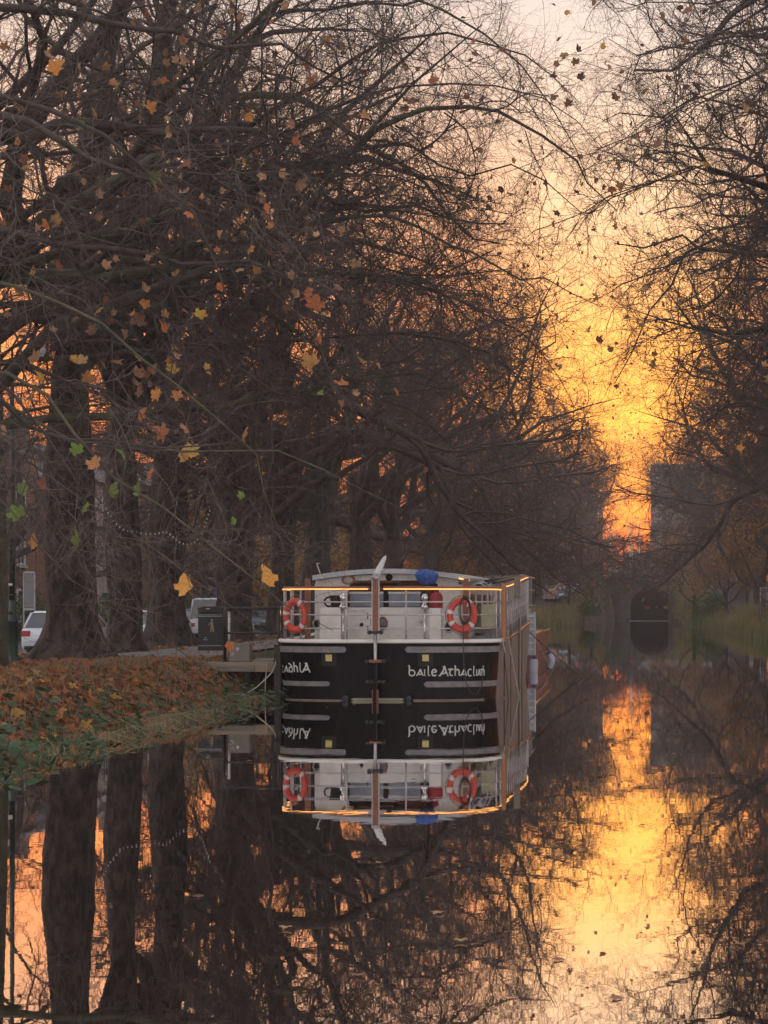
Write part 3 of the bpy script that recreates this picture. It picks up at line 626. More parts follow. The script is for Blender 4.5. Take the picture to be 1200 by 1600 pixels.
n1, tips1, g1 = near_tree(-12.6, 29, .7, 72, [
    (B(28,(270,190),(330,245),(390,285),(480,320),(600,315),(700,345),(800,350),dy=.4), .11),
    (B(30,(430,125),(480,160),(530,180),(578,235),(650,260),(705,330),(780,380),dy=.2), .12),
    (B(29,(612,215),(616,178),(640,163),(690,163),(742,172),(790,188),(850,215),(905,262),(965,330),dy=.15), .095),
    (B(30,(420,620),(500,590),(560,604),(575,585),(620,580),(680,600),(730,640),(800,655),(860,650),dy=.2), .075),
    (B(27,(500,120),(600,62),(700,45),(790,62),(850,95),(905,160),dy=.2), .06), (B(28,(560,330),(650,340),(740,415),(830,440),(880,430),(940,480),dy=.2), .06),
    (B(26,(420,10),(560,20),(680,-10),(780,10),(860,-30),dy=.2), .06), (B(29,(520,240),(640,235),(760,270),(850,290),(930,350),dy=.2), .055),
    (B(25,(480,-40),(640,-20),(780,60),(860,150),(900,230),(925,300),dy=.2), .05), (B(29,(600,420),(700,470),(800,500),(860,560),(900,640),dy=.3), .05),
    (B(24,(560,150),(700,120),(820,130),(890,170),(950,240),dy=.25), .045), (B(30,(620,520),(720,530),(800,570),(850,620),(930,650),dy=.4), .045)], 'plane tree at the frame edge with a crooked limb reaching over the barge', GA, leafn=70, nl=11, r=.55, reach=10.2, dens=1.1)
n2, tips2, g2 = near_tree(-10.4, 13.5, .55, 73, [
    (B(13.5,(-60,560),(0,640),(60,688),(105,692),(180,690),(290,700),(380,690),dy=.05), .045),
    (B(13,(60,560),(110,690),(190,770),(260,800),(330,860),(420,930),(520,985),dy=.12), .028),
    (B(13.2,(-40,560),(90,700),(150,760),(180,900),(250,1000),(330,1050),dy=.05), .024),
    (B(12,(-60,130),(80,150),(200,230),(300,330),(360,480),dy=.3), .05),
    (B(13.6,(-40,600),(120,692),(300,705),(420,700),(500,725),(590,765),(640,800),dy=.12), .024),
    (B(13.1,(-60,640),(60,730),(200,820),(290,890),(350,960),(420,990),dy=.1), .022),
    (B(12.8,(-60,700),(20,800),(90,880),(150,940),(230,985),dy=.1), .02),
    (B(14.0,(-60,420),(80,470),(220,560),(330,640),(420,760),(440,840),dy=.1), .03)], 'plane tree leaning in from the left edge with low dangling twigs and green leaves', GA, reach=5.2, r=.4, leafn=16, nl=3, dens=.38, h=6.5, tw='twiglight')
n3, tips3, g3 = near_tree(11.2, 27, .8, 74, [
    (B(27,(1330,470),(1260,430),(1200,408),(1150,398),(1115,374),(1085,362),(1062,376),(1035,374),(1000,402),(960,380),dy=.1), .10),
    (B(27.5,(1330,470),(1200,410),(1085,364),(1060,385),(1045,440),(1020,490),(985,560),(960,600),dy=.1), .07),
    (B(28,(1300,60),(1200,80),(1100,60),(1010,100),(950,60),dy=.2), .06),
    (B(26,(1340,200),(1220,190),(1130,150),(1060,170),(990,150),(940,190),dy=.2), .06), (B(29,(1340,560),(1230,560),(1150,520),(1090,540),(1050,600),(1010,640),dy=.2), .055),
    (B(27,(1320,-60),(1200,-10),(1110,10),(1030,-10),(960,20),dy=.2), .05), (B(30,(1340,300),(1240,290),(1150,270),(1080,290),(1020,270),(970,310),dy=.2), .055),
    (B(31,(1340,650),(1240,660),(1160,620),(1100,650),(1070,700),dy=.3), .05)], 'plane tree off the right edge whose pale crooked bough reaches over the sunset gap', 'plane trees along the right bank', reach=9.4, r=.5, leafn=50, dens=1.1, nl=10, h=10, fork=6.5)

# individually visible leaves
TIPS = {}
for r_, tp in ((n0,tips0),(n1,tips1),(n2,tips2),(n3,tips3)): TIPS[r_.name] = (tp, HX+tp[:,0]*F/tp[:,1], HY-(tp[:,2]-CZ)*F/tp[:,1])
def hang_leaf(parent, px, py, Y, size_px, kind, rx=None):
    tp, tx, ty = TIPS[parent.name]; d_ = (tx-px)**2+(ty-py)**2+(tp[:,1]-Y)**2*9+np.where(tp[:,1] < 8, 1e6, 0); j = int(np.argmin(d_)); tx[j] = 1e6
    p = Vector(tp[j]); Y = p.y; s = min(size_px*Y/F*.8, .20); m = LEAF[kind][R_.randrange(3)]
    o = link('leaf', m, parent, loc=p, rot=(rad(R_.uniform(55,120)), rad(R_.uniform(-50,50)), R_.uniform(-2.6,2.6) if rx is None else rx), sc=s); return o
for px, py, s, k in [(408,925,44,'leaf_o'),(292,930,42,'leaf_o'),(72,128,34,'leaf_o'),(345,1003,18,'leaf_o'),(308,728,40,'leaf_y'),(252,683,32,'leaf_r'),(35,808,30,'leaf_g'),(110,860,36,'leaf_g'),(405,702,30,'leaf_y'),(285,695,26,'leaf_r'),(75,760,30,'leaf_r'),(125,710,26,'leaf_g'),(170,775,28,'leaf_g'),(205,785,26,'leaf_g'),(130,808,24,'leaf_g'),(195,725,24,'leaf_g'),(60,866,30,'leaf_r'),(222,655,26,'leaf_o'),(240,748,24,'leaf_o'),(385,770,16,'leaf_g'),(372,820,16,'leaf_g'),(60,690,16,'leaf_y'),(150,742,28,'leaf_r'),(45,770,24,'leaf_g')]:
    hang_leaf(n2, px, py, R_.uniform(12.6,14), s, k)
for px, py, s, k in [(495,488,34,'leaf_o'),(502,574,38,'leaf_y'),(456,303,26,'leaf_b'),(250,294,26,'leaf_o'),(232,285,26,'leaf_g'),(42,276,16,'leaf_y'),(112,210,22,'leaf_g'),(512,75,22,'leaf_r'),(285,105,24,'leaf_b'),(675,145,22,'leaf_r'),(285,755,20,'leaf_o'),(465,676,18,'leaf_g'),(630,620,16,'leaf_o'),(768,635,20,'leaf_r'),(518,780,20,'leaf_r'),(560,422,18,'leaf_b'),(65,422,16,'leaf_y'),(495,130,22,'leaf_o'),(575,190,18,'leaf_r')]:
    hang_leaf(n0 if px < 520 else n1, px, py, R_.uniform(19,23), s, k)
for i in range(34):
    hang_leaf(n0, R_.gauss(200,75), R_.gauss(540,75), R_.uniform(19,24), R_.uniform(12,24), R_.choice(['leaf_y','leaf_o','leaf_b','leaf_b']))
for i in range(36): hang_leaf(n0, R_.uniform(0,420), R_.uniform(0,430), R_.uniform(18,24), R_.uniform(12,24), R_.choice(['leaf_b','leaf_o','leaf_y','leaf_r']))
for px, py in [(870,160),(900,105),(880,150),(848,240),(905,130),(888,160),(1005,250),(1010,210),(965,295),(960,270),(868,352),(880,448),(872,340),(985,195),(955,165),(1000,155),(912,80),(1030,580),(930,470),(840,290),(1108,180),(1070,200),(890,90),(1012,212)]:
    hang_leaf(n3 if px > 920 else n1, px, py, R_.uniform(25,31), R_.uniform(11,20), R_.choice(['leaf_b','leaf_r','leaf_b']))

# ------------------------------------------------------------------ slim mossy trunk on the left edge
x, Y = X(2,31), 31; t_ = thing('young_tree', 'slim mossy trunk at the very left edge beside the lamp post', 'tree', (x, Y, hz(x,Y)-.05))
MB().tube([(0,0,-.2),(.02,0,.3),(0,.02,2.5),(-.05,0,5),(-.2,.1,7.5)], [.16,.11,.10,.085,.05], 14).build('trunk', 'limbgreen', t_)
rg = random.Random(8); lps = [limb_line(rg, (-.05,0,3.2+i*.7), rg.uniform(0,6.28), rad(rg.uniform(20,50)), 2.6, n=9, droop=.03, wig=.15) for i in range(6)]
for lp in lps: V, Q = tubes_np([(lp[None], (.045*np.linspace(1,.2,9))[None], 6)]); link('limb', np_mesh('limb', V, Q, 'limbgreen'), t_)
G, _ = twigs(np.random.default_rng(8), np.array(lps), np.tile(.045*np.linspace(1,.2,9),(6,1)), [(8,(.3,.5),(30,60),6,.18,-.02,.5,.012,4),(5,(.3,.6),(30,60),4,.18,0,.6,.006,3)])
V, Q = tubes_np(G); stuff(link('crown', np_mesh('crown', V, Q, 'twignear'), t_))

# ------------------------------------------------------------------ the moored barge
BX, BY, HW, SD, NE = -5.30, 34.4, 2.36, 1.5, 3.4
bg_ = thing('barge', 'black and cream canal barge moored stern on at the jetty with lit golden rail', 'barge', (BX, 42, 0), world=True)
def outline_pts():
    th = np.linspace(0, math.pi/2, 60); ox = HW*np.sin(th)**(2/NE); oy = BY+SD-SD*np.cos(th)**(2/NE)
    side = [(HW, y) for y in np.linspace(BY+SD, 43.5, 30)[1:]]+[(HW-.34*((y-43.5)/4)**2, y) for y in np.linspace(43.6, 47.5, 14)]+[(1.92*math.cos(a)**.7, 47.5+2.2*math.sin(a)) for a in np.linspace(.05, math.pi/2-.02, 14)]
    r = list(zip(ox, oy))+side; return np.array(r)
OP = outline_pts(); FULLO = np.concatenate([(OP*[-1,1])[::-1][:-1], OP]); arcs = np.r_[0, np.cumsum(np.linalg.norm(np.diff(FULLO, axis=0), axis=1))]; arcs -= arcs[len(OP)-1]
def gun(y): return 1.22+.30*ss((np.asarray(y)-36)/10)
def hull(s, z, off=0):
    x = np.interp(s, arcs, FULLO[:,0]); y = np.interp(s, arcs, FULLO[:,1])
    x2 = np.interp(s+.02, arcs, FULLO[:,0])-np.interp(s-.02, arcs, FULLO[:,0]); y2 = np.interp(s+.02, arcs, FULLO[:,1])-np.interp(s-.02, arcs, FULLO[:,1])
    n = math.hypot(x2, y2)+1e-9; nx, ny = y2/n, -x2/n
    k = .10*max(0, 1.22-z)/1.22
    return Vector((BX+x+nx*(off-k), y+ny*(off-k), z))
_ss = np.linspace(-3.3, 3.3, 400); _pp = [hull(s, .8) for s in _ss]; _px = np.array([HX+p.x*F/p.y for p in _pp])
i0, i1 = _px.argmin(), _px.argmax(); 
def S(px): return float(np.interp(px, _px[i0:i1+1], _ss[i0:i1+1]))
def ZS(py, px): return CZ-(py-HY)*hull(S(px), .8).y/F
smin, smax = arcs[0], arcs[-1]
def plating(name, s0, s1, m, n):
    b = MB(); rings = []
    for s in np.linspace(s0, s1, n):
        g = float(gun(hull(s,1).y)); rings.append([hull(s, z, -.0) for z in (-.7, -.25, 0, .35, .75, 1.05*g/1.22, g)])
    b.loft(rings, close=False, cap=False); return b.build(name, m, bg_)
plating('stern_plating', -2.75, 2.75, 'black', 90)
plating('side_plating', 2.751, smax, 'brownhull', 60); plating('side_plating', smin, -2.751, 'black', 60)
b = MB()   # deck
g_ = [hull(s, float(gun(hull(s,1).y))-.06, -.02) for s in np.linspace(smin, smax, 120)]
mid = [Vector((BX, p.y, p.z)) for p in g_]; b.loft([g_, mid], close=False, cap=False); b.build('deck', 'greypaint', bg_)
def along(s0, s1, z, off=0, n=60, dz=0):
    out = []
    for s in np.linspace(s0, s1, n): p = hull(s, 1.2, off); p.z = z+dz*float(gun(p.y)-1.22); out.append(p)
    return out
b = MB(); b.tube(along(-3.0, 3.0, 1.235, .01, 80, 1), .042, 8); b.build('gunwale', 'cream', bg_)
b = MB(); b.tube(along(3.0, smax-1, 1.235, .01, 60, 1), .035, 8); b.build('gunwale', 'glintmetal', bg_, label='sunlit golden side gunwale')
b = MB(); b.tube(along(smin+1, -3.0, 1.235, .01, 60, 1), .035, 8); b.build('gunwale', 'cream', bg_)
def band(name, px0, px1, zlo, zhi, m, off=.035, round0=False, round1=False, s0=None, s1=None, n=26):
    s0 = S(px0) if s0 is None else s0; s1 = S(px1) if s1 is None else s1; rings = []; zc, hh = (zlo+zhi)/2, (zhi-zlo)/2
    ts = np.linspace(0, 1, n)**1.0
    for s in s0+(s1-s0)*ts:
        q = hh
        if round0 and s-s0 < hh: q = math.sqrt(max(hh*hh-(hh-(s-s0))**2, 1e-5))
        if round1 and s1-s < hh: q = math.sqrt(max(hh*hh-(hh-(s1-s))**2, 1e-5))
        rings.append([hull(s, zc-q, -.02), hull(s, zc-q, off), hull(s, zc+q, off), hull(s, zc+q, -.02)])
    b = MB(); b.loft(rings, sm=False); return b.build(name, m, bg_)
band('rubbing_strip', 0, 542, 1.00, 1.125, 'rubber', round1=True, s0=-2.9, n=50)
band('rubbing_strip', 633, 0, 1.00, 1.125, 'rubber', round0=True, s1=2.9, n=50)
band('rubbing_strip', 0, 515, .30, .40, 'rubber', round1=True, s0=-2.9, n=50)
band('rubbing_strip', 662, 0, .28, .40, 'rubber', round0=True, s1=3.0, n=50)
band('waterline_stripe', 0, 533, .004, .022, 'woodpale', off=.006, s0=-2.6, n=30)
band('waterline_stripe', 547, 632, .003, .055, 'tin', off=.006, n=20, round0=True, round1=True)
band('waterline_stripe', 645, 0, .004, .025, 'woodpale', off=.006, s1=2.2, n=30)
for px in (540, 638):
    c = hull(S(px), .05, .02); MB().lathe([(.09,.0),(.09,-.05),(.06,-.09),(.001,-.10)], c, 14, 'y').build('hull_fitting', 'darkmetal', bg_)
    c = hull(S(px), .05, .02); 
for px in (514, 665):
    s = S(px); z = ZS(1028, px)
    band('mark_frame', 0, 0, z-.17, z+.17, 'dark', off=.004, s0=s-.16, s1=s+.16, n=6)
    band('depth_mark', 0, 0, z-.068, z+.068, 'yellow', off=.012, s0=s-.068, s1=s+.068, n=4)

# lettering: uncial strokes in a unit box (0..1 wide, 0 baseline, 1 x-height)
def arc_(cx, cy, r, a0, a1, n=9, ry=None): return [(cx+r*math.cos(rad(a0+(a1-a0)*i/n)), cy+(ry or r)*math.sin(rad(a0+(a1-a0)*i/n))) for i in range(n+1)]
GL = {'b':[[(-.02,1.62),(.16,1.5),(.12,.4)]+arc_(.5,.45,.42,190,500,14,.45)],
 'a':[[(.0,.0),(.32,.5),(.62,1.05)],[(.55,1.05),(.78,.5),(1.0,0)],[(.18,.32)]+[(.45,.18),(.75,.32)]],
 'A':[[(-.05,.0),(.12,.02),(.5,.8),(.66,1.5)],[(.45,1.42),(.66,1.5),(.85,.6),(1.1,-.05)],[(.2,.42),(.5,.32),(.8,.5)]],
 'i':[[(.3,.9),(.5,1.02),(.5,.05),(.72,0)]], 'l':[[(.3,1.5),(.42,1.55),(.38,.25),(.55,0),(.95,.1)]],
 'e':[[(.1,.5),(.88,.62)]+arc_(.5,.5,.42,20,320,12,.5)], 't':[[(.0,.95),(.35,1.05),(1.0,1.0)],[(.5,1.0),(.3,.5),(.45,.05),(.85,.08)]],
 'h':[[(.02,1.6),(.15,1.5),(.14,0)],[(.14,.6)]+arc_(.5,.62,.36,150,0,8,.38)+[(.84,.2),(.95,0)]],
 'C':[arc_(.58,.5,.5,50,310,12,.55)], 'd':[arc_(.5,.42,.42,0,360,14,.42),[(.9,.5),(.7,1.0),(.3,1.35),(.05,1.45)]]}
def word(seq, base, xh, m='letter'):
    for ch, x0, x1 in seq:
        q = MB()
        for st in GL[ch]:
            pts = [hull(S(x0+(x1-x0)*u), ZS(base-xh*v, x0), .008) for u, v in st]; q.tube(pts, .0165*min(1,.35+(x1-x0)/14), 5)
        q.build('letter', m, bg_)
word([('C',437.5,442.5),('a',443.5,450),('d',451,457.5),('h',458.5,465.5),('l',467,471.5),('A',471.5,483)], 1050, 9.5)
word([('b',638,649),('a',651,661),('i',661,666),('l',667,672.5),('e',674,683),('A',686,699),('t',700,709),('h',710,719),('a',720,729.5),('C',731,737.5),('l',738.5,743),('i',743,747),('a',746.5,751),('t',751,754.5),('h',754.5,757.5)], 1056, 10)

# rudder and post
Yr = 34.15; b = MB(); b.prism([(34.0,-.7),(34.36,-.7),(34.36,1.0),(34.05,.75)], X(587,34.2)-.03, X(587,34.2)+.03, 'x'); rud = b.build('rudder', 'black', bg_)
b = MB(); b.box((X(581.5,Yr),Yr-.05,Z(1120,Yr)),(X(591.5,Yr),Yr+.04,Z(1078,Yr))); b.build('rudder_block', 'redhull', rud, bevel=.01)
b = MB(); b.tube([(X(586.5,Yr),Yr,Z(1078,Yr)),(X(586.5,Yr),Yr,Z(980,Yr))], .034, 10); b.build('rudder_stock', 'steel', bg_)
b = MB(); b.box((X(582.5,Yr),Yr-.05,Z(986,Yr)),(X(591.5,Yr),Yr+.06,Z(903,Yr))); pst = b.build('stern_post', 'wood', bg_, bevel=.012)
b = MB(); b.box((X(581,Yr),Yr-.03,Z(1000,Yr)),(X(582.4,Yr),Yr+.03,Z(904,Yr))); b.box((X(591.6,Yr),Yr-.03,Z(1000,Yr)),(X(593,Yr),Yr+.03,Z(904,Yr))); b.build('edge_strip', 'steel', pst)
b = MB(); b.loft([[(X(587,Yr)+sx*w,Yr-.02+sy*.05,Z(py,Yr)) for sx,sy in ((-1,-1),(1,-1),(1,1),(-1,1))] for py,w in ((905,.085),(899,.075))]); b.build('post_cap', 'steel', pst)
b = MB(); p0, p1 = Vector((X(588,Yr),Yr,Z(899,Yr))), Vector((X(596.5,Yr),Yr+.5,Z(868,Yr)))
b.tube([p0, p0.lerp(p1,.4), p0.lerp(p1,.85), p1], [.075,.068,.045,.02], 8); til = b.build('tiller', 'white', bg_)
for i in range(3): b = MB(); a = p0.lerp(p1,.2+.22*i); b.torus(a, .064-.008*i, .010, 'z', 14, 6); b.build('binding', 'woodpale', til)
for py, w in ((1033,13),(1065,12),(988,9)):
    b = MB(); b.box((X(587-w,Yr),Yr-.045,Z(py+2.2,Yr)),(X(587+w,Yr),34.42,Z(py-2.2,Yr))); hg = b.build('hinge', 'darkmetal' if py != 1033 else 'wood', bg_, bevel=.008)
    for sx in (-1,1): b = MB(); b.lathe([(.001,-.03),(.045,-.02),(.045,.02)], (X(587+sx*w,Yr), Yr-.06, Z(py,Yr)), 10, 'y'); b.build('bolt', 'darkmetal', hg)

# stern rails
def rail(name, s0, s1, z, r, m, n=70, dz=1, off=-.08): b = MB(); b.tube(along(s0, s1, z, off, n, dz), r, 8); return b.build(name, m, bg_)
sp = S(587); SE = float(np.interp(41.6, OP[:,1], arcs[len(OP)-1:]))
SB = float(np.interp(47.2, OP[:,1], arcs[len(OP)-1:]))
for z in (2.05, 1.78, 1.50): rail('rail', -5.4, SB, z, .016, 'steel', 150)
rail('handrail', -5.4, sp-.14, 2.345, .030, 'wood', 60); rail('handrail', sp+.14, 3.25, 2.345, .030, 'wood', 60); rail('handrail', 3.9, SB, 2.42, .030, 'wood', 60, dz=1.2)
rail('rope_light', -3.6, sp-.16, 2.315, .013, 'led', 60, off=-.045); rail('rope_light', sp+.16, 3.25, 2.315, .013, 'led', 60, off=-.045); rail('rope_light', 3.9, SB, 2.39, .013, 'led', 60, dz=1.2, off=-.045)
for s in [S(541), S(634), S(452), S(735), -2.75, 2.75, S(500)*1]+list(np.arange(3.5, SB, .62))+list(np.arange(-5.4,-3,.8)):
    if abs(s-S(500)) < 1e-6: continue
    p = hull(s, 1.2, -.08); g = float(gun(p.y)); b = MB(); b.tube([(p.x,p.y,g-.02),(p.x,p.y,g+1.11)], .020, 8); st = b.build('stanchion', 'steel', bg_)
    b = MB(); b.lathe([(.05,0),(.05,.012),(.025,.02)], (p.x,p.y,g+.025), 10); b.build('foot', 'steel', st)
# wooden boards and panels by the side gate
p = hull(3.55, 1.2, -.03)
b = MB(); b.box((p.x-.03, p.y-.05, 1.25), (p.x+.05, p.y+.2, 2.45)); b.build('gate_board', 'orangeplank', bg_, bevel=.01)
p = hull(2.75, 1.2, -.12); b = MB(); b.box((p.x-.28, p.y-.02, 1.52), (p.x+.02, p.y+.02, 2.0)); b.build('canvas_panel', 'tin', bg_, bevel=.008)
for i, s in enumerate(np.arange(4.2, SB, .33)):
    p = hull(s, 1.2, -.16); h_ = R_.uniform(.55,.95); b = MB(); b.box((p.x-.015, p.y-.10, 1.2), (p.x+.015, p.y+.10, 1.3+h_)); b.build('side_board', R_.choice(['plank','greypaint','sheet','greypaint','white']), bg_)

# cabin
Yc = 36.7; x0, x1 = X(493,Yc), X(716,Yc)
b = MB(); b.box((x0,Yc,.9),(x1,Yc+.06,Z(949,Yc))); b.build('cabin_wall', 'cream', bg_)
def roof_z(px): u = (px-610)/125; return Z(889,Yc)-.17*u*u
b = MB(); b.prism([(x0,Z(949,Yc)+.002),(X(540,Yc),Z(949,Yc)+.002),(X(546,Yc),Z(912,Yc)),(X(556,Yc),Z(907,Yc)),(X(672,Yc),Z(907,Yc)),(X(684,Yc),Z(913,Yc)),(X(690,Yc),Z(949,Yc)+.002),(x1,Z(949,Yc)+.002),(x1,roof_z(716)-.11),(X(660,Yc),roof_z(660)-.11),(X(610,Yc),roof_z(610)-.11),(X(540,Yc),roof_z(540)-.11),(x0,roof_z(493)-.11)], Yc, Yc+.06, 'y'); 
def polyface(name, poly, y0, y1, m, parent):
    bmx = bmesh.new(); f = bmx.faces.new([bmx.verts.new((p[0], y0, p[1])) for p in poly]); e = bmesh.ops.extrude_face_region(bmx, geom=[f])
    bmesh.ops.translate(bmx, vec=(0,y1-y0,0), verts=[g for g in e['geom'] if isinstance(g, bmesh.types.BMVert)]); bmesh.ops.triangulate(bmx, faces=[q for q in bmx.faces if len(q.verts) > 4]); bmesh.ops.recalc_face_normals(bmx, faces=bmx.faces)
    me = bpy.data.meshes.new(name); bmx.to_mesh(me); bmx.free(); me.materials.append(M[m]); return link(name, me, parent)
polyface('cabin_front', [(x0,Z(949,Yc)+.002),(X(540,Yc),Z(949,Yc)+.002),(X(546,Yc),Z(912,Yc)),(X(556,Yc),Z(907,Yc)),(X(672,Yc),Z(907,Yc)),(X(684,Yc),Z(913,Yc)),(X(690,Yc),Z(949,Yc)+.002),(x1,Z(949,Yc)+.002),(x1,roof_z(716)-.11),(X(660,Yc),roof_z(660)-.11),(X(610,Yc),roof_z(610)-.11),(X(540,Yc),roof_z(540)-.11),(x0,roof_z(493)-.11)], Yc, Yc+.06, 'cream', bg_)
for xx, n_ in ((x0,'l'),(x1,'r')):
    b = MB(); b.box((xx-.03,Yc+.061,.9),(xx+.03,46,2.45)); sw = b.build('cabin_side', 'cream', bg_)
    sg = -1 if n_ == 'l' else 1
    for k in range(5):
        c = Yc+1.2+k*1.6; b = MB(); b.box((xx+sg*.032,c-.45,1.75),(xx+sg*.05,c+.45,2.25)); wf = b.build('window', 'wood', sw); b = MB(); b.box((xx+sg*.052,c-.38,1.80),(xx+sg*.058,c+.38,2.2)); b.build('pane', 'glass', wf)
b = MB(); rings = []
for y_, dz in ((36.35,0),(36.5,.0),(41,.03),(46.2,.0)):
    ring = []
    for px in np.linspace(493, 735, 16): ring.append((X(px,Yc), y_, roof_z(px)+dz))
    for px in np.linspace(735, 493, 16): ring.append((X(px,Yc), y_, roof_z(px)-.105+dz))
    rings.append(ring)
b.loft(rings); b.build('roof', 'greypaint' if 0 else 'sheet', bg_, bevel=0)
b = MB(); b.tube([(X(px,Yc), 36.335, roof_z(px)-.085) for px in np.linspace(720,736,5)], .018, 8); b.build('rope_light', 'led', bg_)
# inside the opening
b = MB(); b.box((x0+.1,Yc+1.5,.95),(x1-.1,Yc+1.55,2.5)); b.build('inner_wall', 'wood', bg_)
b = MB(); b.box((X(541,Yc),Yc+.065,Z(950,Yc)-.03),(X(689,Yc),Yc+1.2,Z(950,Yc))); b.build('cockpit_shelf', 'cream', bg_)
for a, c in ((545,598),(606,656)):
    b = MB(); b.box((X(a,Yc),Yc+.1,Z(948,Yc)),(X(c,Yc),Yc+.16,Z(928,Yc))); lk = b.build('locker_door', 'pane', bg_, bevel=.01)
    b = MB(); b.box((X(a,Yc)-.005,Yc+.08,Z(927.8,Yc)),(X(c,Yc)+.005,Yc+.2,Z(924.5,Yc))); b.build('trim', 'white', lk)
b = MB(); b.box((X(599,Yc),Yc+.07,Z(941,Yc)),(X(604,Yc),Yc+.15,Z(925,Yc))); b.build('latch', 'dark', bg_)
b = MB(); b.torus((X(640,Yc),Yc+.6,Z(934,Yc)), .42, .045, 'y', 20, 8, a0=0, a1=math.pi); b.torus((X(640,Yc),Yc+.6,Z(934,Yc)), .27, .02, 'y', 20, 6, a0=0, a1=math.pi); b.build('companion_arch', 'wood', bg_)
b = MB(); b.prism([(X(640,Yc)+.40*math.cos(math.pi*i/12), Z(934,Yc)+.40*math.sin(math.pi*i/12)) for i in range(13)], Yc+.62, Yc+.64, 'y'); b.build('companion_hatch', 'redhull', bg_)
b = MB(); b.box((X(545,Yc),Yc+.3,Z(921,Yc)),(X(612,Yc),Yc+.34,Z(918,Yc))); b.box((X(556,Yc),Yc+.3,Z(910,Yc)),(X(612,Yc),Yc+.34,Z(907.5,Yc))); b.build('shelf_rail', 'orangeplank', bg_)
b = MB(); b.torus((X(544.5,Yc),Yc-.02,Z(906,Yc)), .09, .02, 'y', 16, 6, sx=1.4); b.build('warm_glow_ring', 'orangeplank', bg_)  # ring coloured orange in place of a warm glow on the cabin front
b = MB(); b.lathe([(.001,-.04),(.07,-.03),(.08,.0)], (X(608,Yc),Yc-.002,Z(902,Yc)), 14, 'y'); b.build('vent', 'dark', bg_)
for px in (528,565,657): b = MB(); b.lathe([(.001,-.05),(.025,-.045),(.038,-.02),(.042,-.001)], (X(px,Yc),Yc,Z(971 if px != 565 else 976,Yc)), 14, 'y'); b.build('deck_light', 'chrome' if px != 565 else 'dark', bg_)
for px, py, w in ((598,974,.13),(701,980,.11),(495,975,.10)):
    b = MB(); b.torus((X(px,Yc),Yc-.02,Z(py,Yc)), w, .022, 'y', 24, 8, sx=.75); ph = b.build('porthole', 'wood' if px == 598 else 'steel', bg_); b = MB(); b.lathe([(w*.8,-.014),(w*.8,-.004)], (X(px,Yc),Yc,Z(py,Yc)), 20, 'y'); b.build('pane', 'glass', ph)
Yg = 34.7; b = MB(); b.box((X(570,Yg),Yg,Z(978,Yg)),(X(579,Yg),Yg+.09,Z(967,Yg))); b.build('navigation_light', 'steel', bg_, bevel=.012)
b = MB(); b.tube([(X(574,Yg),Yg+.04,Z(985,Yg)),(X(574,Yg),Yg+.04,Z(957,Yg))], .012, 6); b.build('light_bracket', 'darkmetal', bg_)
for px in (536, 664):
    c = (X(px,35.9), 35.9, 0); b = MB(); z = Z(950,35.9); b.lathe([(.0,z-.02),(.09,z-.02),(.085,z+.05),(.05,z+.1),(.05,z+.16),(.09,z+.2),(.075,z+.27),(.04,z+.31),(.001,z+.33)], c, 16); b.lathe([(.03,.95),(.03,z-.02)], c, 8); b.build('samson_bollard', 'chrome', bg_)
# corner posts
for px in (728, 480):
    b = MB(); b.box((X(px-4,36.2),36.2,1.2),(X(px+4,36.2),36.32,Z(904,36.2))); b.build('corner_post', 'wood', bg_, bevel=.01)
b = MB(); b.tube([(X(500,36.2),36.25,Z(897,36.2)),(X(494,36.2),36.25,Z(880,36.2)),(X(499,36.2),36.25,Z(880,36.2))], .012, 6); b.build('antenna', 'white', bg_)
b = MB()
for k in range(2): b.torus((X(748+2*k,37),37+.2*k,Z(925,37)), .19+.04*k, .012, 'y', 20, 6, a0=0, a1=math.pi); b.tube([(X(748+2*k,37)+sx*(.19+.04*k),37+.2*k,1.25) for sx in (1,)]+[(X(748+2*k,37)+(.19+.04*k),37+.2*k,Z(925,37))], .012, 6)
b.build('rail_hoop', 'steel', bg_)
for k in range(7):
    b = MB(); y0 = 37.5+R_.uniform(0,1); b.tube([(BX+1.6+.09*k, y0, 2.45+.04*(k%3)), (BX+1.75+.07*k, y0+8.5, 2.72+.05*(k%3))], .028, 7); b.build('boat_pole', R_.choice(['steel','plank','darkmetal']), bg_)
b = MB(); b.box((BX+1.45,46.3,1.4),(BX+1.95,46.9,2.7)); b.build('bow_locker', 'greypaint', bg_, bevel=.02)
b = MB(); b.box((X(803,38),38,Z(935,38)),(X(812,38),38.2,Z(900,38))); b.box((BX-1.2,46.4,1.3),(BX+1.3,46.6,2.35)); b.build('bow_screen', 'plank', bg_)
b = MB(); b.box((BX+1.0,40,1.3),(BX+1.5,45.5,1.95)); b.build('side_locker', 'tin', bg_, bevel=.02)

# second boat ahead of it
sb = thing('work_boat', 'red brown boat with grey slatted cabin moored ahead of the barge', 'boat', (-5.1, 57, 0), world=True)
SBX = 0.22
def ring2(z, g): return [(-5.3-1.9+g,50.4,z),(-5.3+1.95-g,50.4,z),(-5.3+1.95-g,61,z),(-5.3+1.3,64.5,z),(-5.3,66,z),(-5.3-1.3,64.5,z),(-5.3-1.9+g,61,z)]
b = MB(); b.loft([ring2(-.5,.15), ring2(.3,.05), ring2(1.08,0)], sm=False); b.build('hull', 'redhull', sb)
b = MB(); b.tube([(-3.31,50.38,1.11),(-3.31,61,1.12)], .035, 8); b.build('gunwale', 'glintmetal', sb)
for z in (.35,.75): b = MB(); b.box((-3.36,50.5,z),(-3.31,60.8,z+.05)); b.build('rubbing_strip', 'redhull', sb)
b = MB(); b.box((-7.0,51.0,1.09),(-3.75,58,2.75)); b.build('cabin', 'greypaint', sb)
